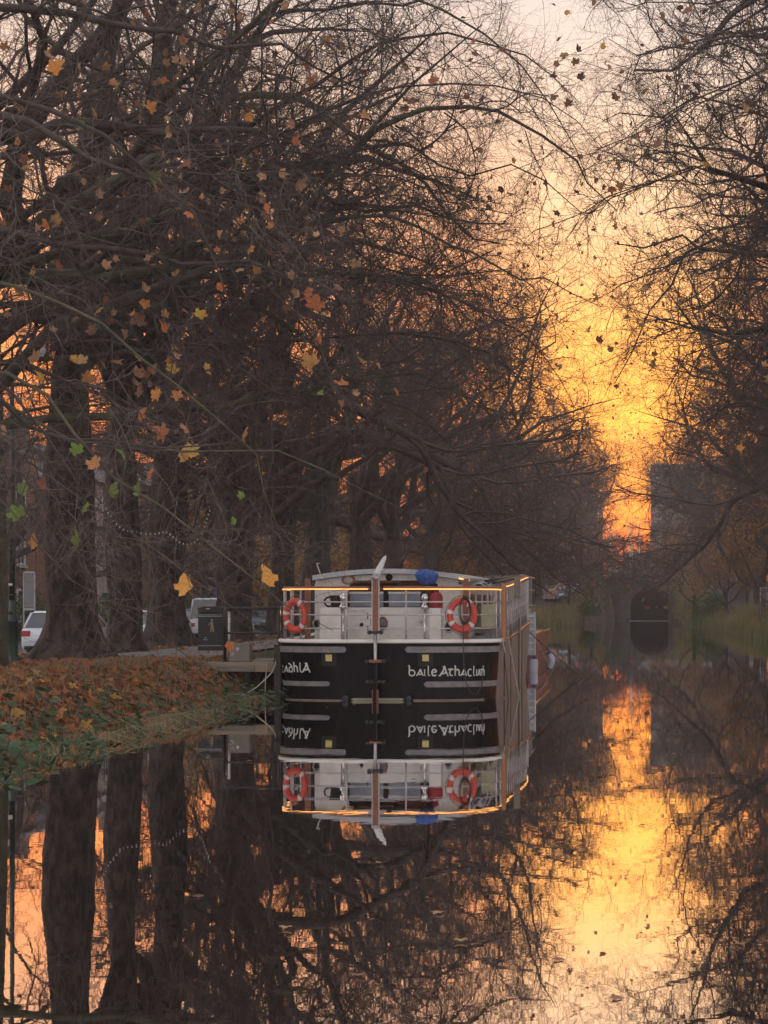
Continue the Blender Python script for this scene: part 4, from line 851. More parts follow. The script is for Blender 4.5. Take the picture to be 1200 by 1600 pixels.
for k in range(18): b = MB(); b.box((-3.70,51.0+k*.32,1.12),(-3.66,51.18+k*.32,2.95)); b.build('slat', 'plank' if k%3 else 'greypaint', sb)
for z in (1.5,2.0,2.5,2.93): b = MB(); b.tube([(-3.62,50.9,z),(-3.62,57,z)], .02, 6); b.build('rail', 'steel', sb)
for k in range(12): b = MB(); x_ = -7+.28*k; b.box((x_,50.95,1.1),(x_+.2,50.99,2.9)); b.build('slat', 'plank', sb)
b = MB(); b.box((-3.55,51.3,1.12),(-3.45,52.6,1.9)); b.build('side_panel', 'tin', sb)
# upright gangway board between the boats
gw = thing('gangway', 'pale blue grey gangway board stood upright between the two boats', 'gangway', (X(824,49.9), 49.9, .5))
MB().box((-.03,-.1,0),(.03,.1,2.35)).build('stile', 'fender', gw); MB().box((.20,-.1,0),(.25,.1,1.3)).build('stile', 'fender', gw); MB().box((.031,-.02,0),(.199,.02,1.25)).build('board', 'sheet', gw)
for i in range(6): MB().box((.032,-.06,.15+.2*i),(.198,-.021,.19+.2*i)).build('rung', 'white', gw)
def fender(px, pyc, Y, tilt, lab):
    t_ = thing('fender', lab, 'fender', (X(px,Y), Y, Z(pyc,Y)), group='white boat fenders'); t_.rotation_euler = (0, tilt, 0)
    MB().lathe([(.001,-.30),(.06,-.29),(.115,-.22),(.125,-.05),(.125,.12),(.11,.2),(.05,.25)], (0,0,0), 18).build('body', 'fender', t_)
    MB().lathe([(.11,.201),(.06,.252),(.03,.30),(.001,.305)], (0,0,0), 16).build('cap', 'fblue', t_)
    MB().tube([(0,0,.3),(-.02,0,.9)], .01, 5).build('lanyard', 'rope', t_)
fender(834, 1040, 50.0, .04, 'white fender with blue end hanging at the gap between the two boats')
fender(861, 1030, 60, -.35, 'smaller white fender hanging tilted from the far end of the red boat')

# lifebuoys
def lifebuoy(px, py, Y, lab, sx, rz):
    t_ = thing('lifebuoy', lab, 'lifebuoy', (X(px,Y), Y, Z(py,Y)), rz, 'orange red lifebuoys on the stern rail'); 
    MB().torus((0,0,0), .295, .078, 'y', 36, 12, sx=sx).build('ring', 'buoy', t_)
    for a in (50, 160, 205, 310): MB().torus((0,0,0), .295, .082, 'y', 3, 12, sx=sx, a0=rad(a), a1=rad(a+15)).build('band', 'tape', t_)
    b = MB(); pts = [(sx*.40*math.cos(a)*(1+.03*math.cos(4*a)), -.05, .40*math.sin(a)) for a in np.linspace(0, 2*math.pi, 33)]; b.tube(pts, .007, 5); b.build('grab_line', 'rope', t_)
lifebuoy(462, 962, 34.75, 'red lifebuoy on the left of the stern rail', .80, rad(-22)); lifebuoy(722, 961, 34.6, 'red lifebuoy on the right of the stern rail with a rope coil over it', .86, rad(14))
b = MB()
for k in range(6): b.torus((X(727,34.45)+.01*(k%3)-.01,34.44-.012*k,Z(955-.4*k,34.4)), .25+.012*(k%4), .013, 'y', 26, 6, sx=.40+.03*(k%2))
b.tube([(X(724,34.4),34.38,Z(972,34.4)),(X(724,34.4),34.36,Z(1000,34.4)),(X(725,34.3),34.3,Z(1040,34.3)),(X(728,34.3),34.3,Z(1066,34.3)),(X(736,34.3),34.3,Z(1083,34.3)),(X(745,34.4),34.4,Z(1085,34.4)),(X(753,34.7),34.7,Z(1070,34.7)),(X(756,35),35,Z(1020,35))], .011, 6)
tag(b.build('rope_coil', 'rope'), 'dark rope coil hung on the right lifebuoy with its loop trailing down the black hull', 'rope')
# blue tarp bundle
bm_ = bmesh.new(); bmesh.ops.create_icosphere(bm_, subdivisions=3, radius=.22); rg = random.Random(2)
for v in bm_.verts:
    n = 1+.10*math.sin(9*v.co.x+4)*math.sin(8*v.co.z)+rg.uniform(-.05,.05); v.co *= n
    v.co.x *= 1.02+(.15 if v.co.z > 0 else 0); v.co.z = max(v.co.z, -.17)*.88
me = bpy.data.meshes.new('tarpaulin'); bm_.to_mesh(me); bm_.free(); me.materials.append(M['blue'])
o = link('tarpaulin', me, loc=P(667,902,36.1)); tag(o, 'crumpled bright blue tarpaulin bundle on the cabin front right of the stern post', 'tarpaulin')
MBt = MB(); MBt.tube([P(650,900,36.05),P(667,905,35.84),P(684,897,36.05)], .006, 5); MBt.build('cord', 'rope', None); bpy.data.objects['cord'].parent = o; bpy.data.objects['cord'].matrix_parent_inverse = Matrix.Translation(-o.location)
t_ = thing('gas_canister', 'red canister standing below the blue tarpaulin on the stern deck', 'canister', (X(681,36.0),36.0,Z(950,36)))
MB().lathe([(.14,0),(.15,.03),(.15,.24),(.12,.31),(.05,.34),(.05,.37)], k=20).build('body', 'red', t_); MB().torus((0,0,.40), .06, .012, 'z', 14, 6).build('collar', 'red', t_)
t_ = thing('bucket', 'black bucket with handle standing at the left of the cabin opening', 'bucket', (X(525,36.0),36.0,Z(949,36)))
MB().lathe([(.10,0),(.14,.24),(.15,.25),(.145,.26),(.125,.25),(.09,.02)], k=18).build('body', 'darkmetal', t_); MB().torus((-.15,0,.12), .10, .02, 'y', 18, 6).build('handle', 'dark', t_)
b = MB(); b.box((X(520,36)-.25,35.85,1.1),(X(533,36)+.02,36.3,Z(949,36)-.002)); b.build('stern_locker', 'cream', bg_); b = MB(); b.box((X(672,36),35.85,1.1),(X(690,36),36.3,Z(950,36)-.002)); b.build('stern_locker', 'cream', bg_)

# ropes
def rope(name, pts, r, m, lab, sag=0, n=14):
    q = smooth_poly(pts, max(n, len(pts)*5)) if len(pts) > 2 else np.array([tuple(Vector(pts[0]).lerp(Vector(pts[1]), i/(n-1))-Vector((0,0,sag*math.sin(math.pi*i/(n-1))))) for i in range(n)])
    b = MB(); b.tube([tuple(p) for p in q], r, 6); return tag(b.build(name, m), lab, 'rope')
rope('anchor_rope', [P(824,985,46.5), Vector((X(913,45.3),45.3,-.05))], .013, 'rope', 'taut dark line running from the barge side down into the open water', .02)
rope('anchor_rope', [P(832,992,50), Vector((X(866,52),52,-.05))], .010, 'ropepale', 'thin pale line dropping from the red boat beside the fender into the water', .05)
rope('mooring_rope', [P(434,1005,35.6),P(430,1040,35.0),P(424,1052,34.6),P(400,1075,34.2),P(376,1088,34.2)], .014, 'ropepale', 'pale mooring rope from the stern left corner down to the bank under the jetty')
rope('mooring_rope', [P(418,1035,35.4),P(415,1060,35.3),Vector((X(414,35.3),35.3,-.05))], .013, 'ropepale', 'pale rope hanging straight down from the jetty edge into the water')
rope('mooring_rope', [P(446,981,35.3), P(423,1043,35.6)], .011, 'rope', 'dark rope slanting from the left rail to the jetty', .05)
for i, (a, c, yy_) in enumerate([((776,985),(812,1090),36.5),((765,1000),(795,1096),35.4),((800,965),(806,1085),40),((799,960),(793,1060),40.5),((772,998),(776,1088),35.7),((785,975),(783,1092),37.5),((745,998),(790,1020),35.3),((808,985),(790,1085),41)]):
    p0, p1 = P(*a, yy_), P(*c, yy_-.3); sx_ = float(hull(S(770), .6).x); p0.x = max(p0.x, BX+HW+.03); p1.x = max(p1.x, p0.x+.02); p1.z = max(p1.z, -.05)
    rope('side_rope', [p0, p1], .010 if i%2 else .014, 'rope' if i%3 else 'ropepale', ['dark','thin dark','slack grey','black','short dark','long dark','pale','far dark'][i]+' rope hanging down the right side of the barge '+['from the rail corner','below the right lifebuoy','by the golden gunwale','near the middle rail','at the hull corner','beside the wooden gate board','across the deck edge','toward the bow'][i], .06)

# ------------------------------------------------------------------ jetty, railing, cabinet, bin, lamp post
jt = thing('jetty', 'low timber jetty between the leafy bank and the barge stern', 'jetty', (-8.6, 36.5, .7), world=True)
for i in range(9): b = MB(); y0 = 35.5+i*.3; b.box((-9.6,y0,.72+.004*(i%2)),(-7.62,y0+.285,.77+.004*(i%2))); b.build('plank', 'plank', jt)
b = MB(); b.box((-9.3,35.4,.56),(-7.62,35.49,.77)); b.build('edge_beam', 'woodpale', jt, bevel=.01)
b = MB(); b.box((-9.0,35.36,.58),(-8.2,35.398,.70)); b.build('edge_beam', 'plank', jt)
for x_ in (-9.0,-8.4,-7.75): b = MB(); b.tube([(x_,35.6,-.8),(x_,35.6,.56)], .08, 10); b.build('pile', 'barkdark', jt)
b = MB(); b.box((-9.6,38.0,-.5),(-7.65,38.1,.72)); b.build('back_wall', 'stonedark', jt)
b = MB(); b.box((-7.72,35.1,-.5),(-7.58,35.25,1.15)); b.build('fender_post', 'barkdark', jt)
rl = thing('railing', 'black tubular railing with rounded corner on the jetty beside the grey cabinet', 'railing', (X(353,35.8), 35.8, .74), world=True)
Yj = 35.75; pa = []
for a in np.linspace(math.pi, math.pi/2, 7): pa.append((X(358,Yj)+.09*math.cos(a), Yj, Z(957,Yj)+.09*math.sin(a)))
b = MB(); b.tube([(X(351.5,Yj),Yj,.72)]+pa+[(X(436,Yj),Yj,Z(950,Yj))], .034, 10); b.build('top_rail', 'darkmetal', rl)
b = MB(); b.tube([(X(352,Yj),Yj,Z(989,Yj)),(X(436,Yj),Yj,Z(989,Yj))], .024, 10); b.build('mid_rail', 'darkmetal', rl)
b = MB(); b.tube([(X(436,Yj),Yj,.72),(X(436,Yj),Yj,Z(946,Yj))], .034, 10); b.build('post', 'darkmetal', rl)
b = MB(); b.tube([(X(358,Yj+.5),Yj+.5,.72),(X(358,Yj+.5),Yj+.5,Z(960,Yj+.5)),(X(361,Yj+1),Yj+.8,Z(957,Yj+.6))], .028, 10); b.build('post', 'steel', rl)
for px in (352,436): b = MB(); b.lathe([(.07,.775),(.07,.79),(.04,.80)], (X(px,Yj),Yj,0), 12); b.build('base_plate', 'darkmetal', rl)
Yk = 35.65; cb = thing('utility_cabinet', 'small grey utility cabinet with round white symbols on the jetty', 'cabinet', (X(376,Yk), Yk, .77), world=True)
b = MB(); b.box((X(360,Yk),Yk-.12,.778),(X(392,Yk),Yk+.15,Z(1005,Yk))); b.build('body', 'cabinet', cb, bevel=.008)
b = MB(); b.torus((X(364.5,Yk),Yk-.121,Z(1013,Yk)), .033, .006, 'y', 16, 4, a0=-.8, a1=3.6); b.build('symbol', 'white', cb)
b = MB(); b.torus((X(364.5,Yk),Yk-.121,Z(1021,Yk)), .033, .006, 'y', 16, 4, a0=-2.5, a1=2.2); b.build('symbol', 'white', cb)
b = MB(); b.torus((X(373.5,Yk),Yk-.121,Z(1014,Yk)), .030, .005, 'y', 18, 4); b.torus((X(373.5,Yk),Yk-.121,Z(1014,Yk)), .012, .008, 'y', 10, 4); b.build('symbol', 'white', cb)

bn = thing('litter_bin', 'tall black litter bin with a pale figure on its front beside the path', 'bin', (X(333,43), 43, hz(X(333,43),43)), rad(0))
MB().box((-.32,-.28,.0),(.32,.28,1.12)).build('body', 'darkmetal', bn, bevel=.02)
b = MB(); b.prism([(-.335,1.125),(.335,1.125),(.335,1.17),(.2,1.215),(-.2,1.215),(-.335,1.17)], -.3, .3, 'y'); b.build('lid', 'darkmetal', bn, bevel=.01)
for z in (.20,.955,.99): MB().box((-.30,-.292,z),(.30,-.283,z+.012)).build('trim_line', 'steel', bn)
b = MB(); b.box((-.10,-.29,1.145),(.0,-.315,1.165)); b.build('lettering', 'letter', bn)
fg = MB(); fg.lathe([(.028,-.289),(.028,-.284)], (.04,0,.86), 12, 'y'); fg.prism([(.01,.82),(.07,.82),(.085,.68),(.10,.56),(.07,.56),(.045,.67),(.03,.56),(.0,.56),(.01,.68)], -.290, -.284, 'y'); fg.prism([(.0,.81),(-.05,.74),(-.04,.73),(.01,.78)], -.289, -.284, 'y'); fg.build('figure_symbol', 'woodpale', bn)
for k in range(3):
    a = math.radians(90+120*k); MB().prism([(-.12+.045*math.cos(a-.6),.38+.045*math.sin(a-.6)),(-.12+.045*math.cos(a+.4),.38+.045*math.sin(a+.4)),(-.12+.02*math.cos(a+.4),.38+.02*math.sin(a+.4))], -.290, -.284, 'y').build('arrow_symbol', 'letter', bn)
MB().box((-.22,-.288,1.02),(.22,-.284,1.09)).build('opening', 'dark', bn)

lpx, lpy = X(19,34.5), 34.5
lp_ = thing('lamp_post', 'dark green cast iron lamp post at the left edge of the bank', 'lamp post', (lpx, lpy, hz(lpx,lpy)-.02))
MB().lathe([(.17,0),(.17,.12),(.125,.16),(.115,.25),(.105,.88),(.125,.90),(.125,.94),(.10,.97),(.085,1.05),(.085,1.08),(.11,1.10),(.07,1.16),(.06,1.35)], k=20).build('base', 'greenmetal', lp_)
MB().tube([(0,0,1.35),(0,0,3.5),(0,0,6.2)], [.055,.05,.04], 14).build('column', 'greenmetal', lp_)
for z in (1.45,1.62,2.4): MB().lathe([(.06,z),(.075,z+.015),(.06,z+.03)], k=16).build('collar', 'greenmetal', lp_)
MB().tube([(0,0,6.2),(0,0,6.6),(.15,0,6.85),(.45,0,6.8),(.5,0,6.7)], .025, 8).build('bracket', 'greenmetal', lp_)
MB().lathe([(.05,6.7),(.18,6.62),(.2,6.55),(.14,6.35),(.001,6.3)], (.5,0,0), 14).build('lantern', 'lampclear', lp_)
MB().box((-.03,-.12,1.66),(.03,-.05,1.70)).build('tag_plate', 'white', lp_)

def pole(px, Y, h, r, m, lab, cat='pole', extra=(), z=None, name='street_pole'):
    x = X(px,Y); zz = hz(x,Y) if z is None else z; t_ = thing(name, lab, cat, (x,Y,zz)); MB().tube([(0,0,-.1),(0,0,h)], [r,r*.8], 10).build('shaft', m, t_)
    for nm, a, c, mm_ in extra: MB().box(a, c).build(nm, mm_, t_, bevel=.004)
    return t_
pole(133, 46, 5.5, .08, 'sheet', 'grey pole with a yellow tag and a box between the first two trunks', extra=[('tag_plate',(-.05,-.11,2.25),(.05,-.09,2.42),'yellow'),('meter_box',(-.12,-.14,1.25),(.12,-.09,1.62),'greenmetal')])
pole(341, 70, 3.2, .04, 'steel', 'thin pole with a small blue sign above the litter bin', 'sign', [('sign_plate',(-.14,-.07,2.0),(.14,-.05,2.4),'fblue')], name='sign_post')
t_ = thing('estate_sign', 'narrow grey framed board on posts left of the first big trunk', 'sign', (X(46,60),60,.3)); 
for sx in (-.4,.4): MB().box((sx-.04,-.04,0),(sx+.04,.04,3.0)).build('post', 'greypaint', t_)
MB().box((-.36,-.03,1.7),(.36,.0,3.0)).build('panel', 'glass', t_); t_.scale = (.5,1,.95); MB().box((-.4,-.05,3.0),(.4,.04,3.08)).build('rail', 'greypaint', t_); MB().box((-.4,-.05,1.6),(.4,.04,1.68)).build('rail', 'greypaint', t_)

# festoon lights
fs = thing('festoon_lights', 'string of small white globe bulbs drooping between the trunks', 'string lights', P(258,838,39), world=True)
seg = [(150,760),(172,806),(190,826),(205,829),(225,832),(245,833),(258,828),(268,835),(280,846),(293,850),(305,846),(314,835),(318,826),(330,790)]
cp = smooth_poly([P(px,py,39+.15*i) for i, (px,py) in enumerate(seg)], 40); MB().tube([tuple(p) for p in cp], .006, 5).build('cable', 'cable', fs)
bme = MB().lathe([(.001,-.045),(.016,-.04),(.022,-.025),(.015,-.01),(.012,.01),(.001,.012)], k=8).mesh('bulb', 'bulb')
for p in cp[1:-1]: link('bulb', bme, fs, loc=(p[0],p[1],p[2]-.01))

# ------------------------------------------------------------------ vehicles
def car(kind, paint, x, y, z, rz, label, group='parked cars', lit=False, name='parked_car', cat='car'):
    """local: +y forwards, rear at -y"""
    if kind == 'van': Lc, W, H, belt = 4.9, 1.95, 2.0, 1.05; roof = [(-2.35,H-.02),(1.2,H)]; gb = [(-2.42,belt),(1.95,belt)]
    else: Lc, W, H, belt = 4.2, 1.78, 1.46, .92; roof = [(-1.65,H-.05),(.35,H)]; gb = [(-1.98,belt),(1.15,belt)]
    t_ = thing(name, label, cat, (x,y,z), rz, group); hl = Lc/2; w = W/2
    prof = [(-hl,.35),(-hl,.62),(-hl+.04,belt-.02),(gb[0][0]+.02,belt),(gb[1][0],belt),(hl-.35,belt-.12),(hl-.05,.68),(hl,.5),(hl-.02,.28),(-hl+.1,.24)]
    rings = []
    for u, ins, dz in ((-w,.10,.05),(-w+.03,.03,.01),(-w+.14,0,0),(w-.14,0,0),(w-.03,.03,.01),(w,.10,.05)):
        cyy = 0; rings.append([(u, p[0]*(1-ins/hl), p[1]+(-dz if p[1] > .6 else (dz if p[1] < .4 else 0))) for p in prof])
    MB().loft(rings).build('body', paint, t_)
    a, c = .78, .70; wb, wr = w-.08, w-.20
    lo = [(-wb,gb[0][0],belt+.002),(wb,gb[0][0],belt+.002),(wb,gb[1][0],belt+.002),(-wb,gb[1][0],belt+.002)]; hi = [(-wr,roof[0][0],H-.07),(wr,roof[0][0],H-.07),(wr,roof[1][0],H-.07),(-wr,roof[1][0],H-.07)]
    MB().loft([lo, hi], sm=False).build('windows', 'glass', t_)
    MB().loft([[(-wr-.02,roof[0][0]-.03,H-.068),(wr+.02,roof[0][0]-.03,H-.068),(wr+.02,roof[1][0]+.03,H-.068),(-wr-.02,roof[1][0]+.03,H-.068)],[(-wr+.1,roof[0][0]+.08,H),(wr-.1,roof[0][0]+.08,H),(wr-.1,roof[1][0]-.1,H),(-wr+.1,roof[1][0]-.1,H)]], sm=False).build('roof', paint, t_, bevel=.015)
    for i in range(4): MB().tube([lo[i], hi[i]], .045, 6).build('pillar', paint, t_)
    for sx in (-1,1):
        MB().tube([(sx*wb,-.35,belt),(sx*wr,-.4,H-.07)], .035, 6).build('pillar', paint, t_)
        MB().box((sx*(w+.0),.75,belt+.0),(sx*(w+.17),.92,belt+.14)).build('mirror', paint, t_, bevel=.02)
        MB().box((sx*(w-.30),-hl-.012,.66),(sx*(w-.03),-hl+.06,.84)).build('tail_light', 'litred' if lit else 'lampred', t_, bevel=.015)
        MB().box((sx*(w-.38),hl-.10,.56),(sx*(w-.05),hl-.005,.70)).build('headlight', 'lampclear', t_, bevel=.015)
        for yy_ in (-hl+.78, hl-.8):
            ty = MB().lathe([(.24,-.10),(.31,-.10),(.32,-.06),(.32,.06),(.31,.10),(.24,.10)], (sx*(w-.10),yy_,.32), 20, 'x').build('wheel', 'tyre', t_)
            MB().lathe([(.001,-.108),(.08,-.106),(.235,-.10),(.235,.10),(.08,.106),(.001,.108)], (sx*(w-.10),yy_,.32), 14, 'x').build('rim', 'rim', ty)
    for sgn, nm in ((-1,'rear'),(1,'front')):
        pl = MB().box((-.26,sgn*(hl+.012),.60 if sgn < 0 else .40),(.26,sgn*(hl+.002),.71 if sgn < 0 else .51)).build('number_plate', 'plate', t_)
        for k in range(6): MB().box((-.2+k*.07,sgn*(hl+.016),.625 if sgn < 0 else .425),(-.165+k*.07,sgn*(hl+.013),.685 if sgn < 0 else .485)).build('character', 'ink', pl)
        MB().box((-w+.12,sgn*(hl+.01),.25),(w-.12,sgn*(hl-.06),.36)).build('bumper', 'tyre', t_, bevel=.02)
    return t_
car('hatch','carwhite',-18.55,54.3,.357,0,'white hatchback parked left of the first big trunk, seen from behind')
car('hatch','carwhite',-19.2,66,.357,math.pi,'white car mostly hidden between the first and second trunks')
car('van','carwhite',X(331,78),80,.357,0,'white van half hidden behind the litter bin','parked cars')
car('hatch','carblue',-25.3,113,.357,math.pi-.15,'dark blue grey car facing the camera over the black railing')
car('hatch','carsilver',X(424,126),127,.357,math.pi,'silver car just behind the dark blue grey one')
car('hatch','cardark',-24.5,92,.357,math.pi,'dark car behind the fork of trunks right of the bin')
for i, (px, Y, k, c, lab) in enumerate([(884,206,'hatch','carwhite','white car on the left bank road before the bridge'),(868,200,'hatch','carsilver','silver car left of the white one on the rising road'),(905,214,'hatch','cardark','dark car on the rising road nearest the bridge')]):
    car(k, c, X(px,Y), Y, hz(X(px,Y),Y), .5, lab, 'cars on the road rising to the bridge')
for px, Y, k, c, rz, lab, lit in [(964,232,'hatch','cardark',math.pi/2+.0,'dark car with a glowing red tail light crossing the bridge at left',True),(981,236.5,'van','carwhite',-math.pi/2,'white van on the bridge behind the dark car',False),(1003,234,'hatch','carsilver',.35,'silver car on the bridge crown',False),(1027,233,'van','carred',.1,'red van on the bridge above the right side of the arch',False)]:
    car(k, c, X(px,Y), Y, 5.03, rz, lab, 'vehicles crossing the bridge', lit, 'van' if k == 'van' else 'car', 'van' if k == 'van' else 'car')
tl = thing('traffic_light', 'traffic light showing red above the bridge left of the arch', 'traffic light', (X(968,241),241.5,5.0))
MB().tube([(0,0,-.1),(0,0,3.0)], .07, 8).build('pole', 'darkmetal', tl); hd = MB().box((-.2,-.15,2.4),(.2,.1,3.5)).build('signal_head', 'darkmetal', tl)
MB().lathe([(.001,-.20),(.13,-.18),(.15,-.155)], (0,0,3.2), 12, 'y').build('red_lamp', 'litred', hd); MB().lathe([(.001,-.17),(.1,-.16),(.1,-.152)], (0,0,2.85), 12, 'y').build('amber_lamp', 'dark', hd)
def lamp(px, pyt, Y, lab, z0=5.0):
    h = Z(pyt,Y)-z0; t_ = thing('street_lamp', lab, 'street lamp', (X(px,Y),Y,z0), group='street lamps at the bridge'); MB().tube([(0,0,-.1),(0,0,h)], [.13,.08], 8).build('pole', 'sheet', t_)
    MB().tube([(0,0,h),(.3,0,h+.3),(1.0,0,h+.35)], .05, 6).build('arm', 'sheet', t_); MB().box((.7,-.12,h+.2),(1.3,.12,h+.34)).build('lantern', 'greypaint', t_, bevel=.03)
lamp(953, 815, 252, 'street lamp pole standing left of the traffic light'); lamp(985, 812, 250, 'pale street lamp pole above the bridge crown'); lamp(988, 850, 262, 'short street lamp just beside the pale one'); lamp(999, 818, 246, 'dark street lamp right of the bridge crown')

# ------------------------------------------------------------------ right bank fence, wall, bush, hedges
fp = thing('mesh_fence', 'grey wire mesh fence panels on the right bank behind the reeds', 'fence', (9.5, 116, 1.2), world=True)
px_ = [(8.6,119),(10.3,116),(12.2,113.5)]
for (xa, ya), (xb, yb) in zip(px_[:-1], px_[1:]):
    za = 1.2; b = MB(); b.tube([(xa,ya,za),(xa,ya,za+2.1)], .03, 6); b.tube([(xb,yb,za),(xb,yb,za+2.1)], .03, 6); b.tube([(xa,ya,za+2.1),(xb,yb,za+2.1)], .03, 6); b.tube([(xa,ya,za+.2),(xb,yb,za+.2)], .03, 6); pf = b.build('panel_frame', 'steel', fp)
    for k in range(1, 16): u = k/16; MB().tube([(xa+(xb-xa)*u,ya+(yb-ya)*u,za+.2),(xa+(xb-xa)*u,ya+(yb-ya)*u,za+2.1)], .010, 4).build('wire', 'steel', pf)
gw_ = thing('garden_wall', 'short pale wall end beside the mesh fence', 'wall', (X(1152,150),150,.95)); MB().box((-.75,0,-1.2),(.75,3.3,3.1)).build('wall', 'concrete', gw_); MB().box((-.8,-.05,3.102),(.8,3.35,3.2)).build('coping', 'stone', gw_)
def bush(x, y, z, rx, rz_, n, m, lab, name='bush', size=.16, cat='bush'):
    g = np.random.default_rng(int(abs(x*97+y*31))); t_ = thing(name, lab, cat, (x,y,z)); d_ = g.normal(size=(n,3)); d_ /= np.linalg.norm(d_, axis=1, keepdims=True); d_ *= (g.random(n)**.35)[:,None]
    d_[:,2] = np.abs(d_[:,2]); lump = 1+.22*np.sin(d_[:,0]*5+x)*np.cos(d_[:,1]*4+y); d_ *= lump[:,None]*np.array([rx,rx*.8,rz_]); stuff(link('foliage', leaf_cloud('foliage', d_, m, size, g, simple=True), t_))
    b = MB()
    for k in range(5): b.tube([(0,0,-.1),(.3*rx*math.cos(k*1.3),.3*rx*math.sin(k*1.3),rz_*.8)], [.05,.015], 5)
    b.build('stem', 'barkdark', t_); return t_
bush(X(1112,160),160,hz(X(1112,160),160),2.3,3.4,3500,'hedge','dark round bush on the right bank left of the pale wall end')
bush(X(1075,190),190,hz(X(1075,190),190),1.6,2.6,2200,'reed','brown green bush beside the bridge abutment')
bush(X(945,215),215,hz(X(945,215),215),2.2,2.6,2500,'hedge','low green bush at the left foot of the bridge')
bush(X(920,190),190,.9,1.6,2.0,2200,'hedge','green bush among the reeds on the left bank')
bush(X(962,225),225,3.6,2.0,1.9,2000,'hedge','dark ivy mound against the left face of the bridge')
bush(X(1066,226),226,2.2,1.7,3.2,2600,'reed','tall brown green shrub hiding the right end of the bridge')
bush(X(1010,228),229,5.25,4.5,.45,1500,'hedge','low ivy growing along the bridge parapet',size=.12)
for i in range(7): bush(-30.5, 62+i*9, .3, 3.2, 2.2+.3*(i%2), 2600, 'hedge', ['clipped green hedge at the left edge behind the lamp post','green hedge behind the first trunk','green hedge behind the second trunk'][i] if i < 3 else 'garden hedge in front of the terraced houses behind the trunks', 'hedge', .2, 'hedge')['group'] = 'garden hedges along the road'

# ------------------------------------------------------------------ reeds, grass, fallen leaves
def blades(name, xy, hmin, hmax, w, m, g, lean=.35, label=None):
    n = len(xy); z = height(xy[:,0], xy[:,1]); h = g.uniform(hmin, hmax, n); a = g.uniform(0, 6.28, n); l = g.uniform(0, lean, n)*h; c, s = np.cos(a), np.sin(a)
    b2 = g.uniform(0,6.28,n); wx, wy = np.cos(b2)*w, np.sin(b2)*w; base = np.stack([xy[:,0], xy[:,1], np.maximum(z,-.05)-.02], 1)
    V = np.empty((n,6,3)); V[:,0] = base-np.stack([wx,wy,0*wx],1); V[:,1] = base+np.stack([wx,wy,0*wx],1)
    mid = base+np.stack([c*l*.35, s*l*.35, h*.6],1); V[:,2] = mid+np.stack([wx,wy,0*wx],1)*.7; V[:,3] = mid-np.stack([wx,wy,0*wx],1)*.7
    tip = base+np.stack([c*l, s*l, h*(1-.25*(l/h))],1); V[:,4] = tip+np.stack([wx,wy,0*wx],1)*.1; V[:,5] = tip-np.stack([wx,wy,0*wx],1)*.1
    I = np.arange(n)[:,None]*6; Q = np.concatenate([I+np.array([[0,1,2,3]]), I+np.array([[3,2,4,5]])]); o = link(name, np_mesh(name, V.reshape(-1,3), Q, m, False)); stuff(o, label, name.replace('_',' ')); return o
g = np.random.default_rng(21)
def along_bank(n, y0, y1, fn, a, c, sgn, pw=1): y = y0+(y1-y0)*g.random(n)**pw; return np.stack([fn(y)+sgn*(a+(c-a)*g.random(n)), y], 1)
blades('reeds', along_bank(15000, 66, 224, XR, -.3, 3.2, 1, 1.3), .4, 1.2, .022, 'reedg', g, label='short green reeds at the foot of the right bank')
blades('reeds', along_bank(13000, 66, 224, XR, .0, 3.4, 1, 1.3), .7, 1.6, .022, 'reed', g, label='tall olive and brown reeds lining the right bank')
blades('reeds', along_bank(12000, 64, 222, XL, -.3, 2.2, -1, 1.2), .4, 1.1, .022, 'reedg', g, label='short green reeds at the foot of the left bank')
blades('reeds', along_bank(10000, 64, 222, XL, -.1, 2.8, -1, 1.2), .6, 1.5, .022, 'reed', g, label='green and brown reeds on the left bank beyond the boats')
blades('grass', along_bank(9000, 30, 70, XR, -.2, 4, 1), .3, .9, .012, 'reed', g, label='rough grass on the near right bank outside the frame')
xy = np.stack([g.uniform(-15.6,-8.4,30000), g.uniform(24,90,30000)], 1); xy = xy[~((xy[:,0] > -12.7) & (xy[:,0] < -9.5) & (xy[:,1] > 36.8))]
blades('grass', xy, .05, .15, .006, 'grass', g, label='short green grass around the trunks and along the path')
blades('grass', along_bank(9000, 17, 37, XL, -.1, 4.5, -1), .06, .20, .006, 'grass', g, .8, label='green grass showing between the fallen leaves on the near bank')
blades('grass', along_bank(9000, 17, 37, XL, -.15, 3.2, -1), .08, .28, .006, 'straw', g, .9, label='dry brown grass on the leafy near bank')
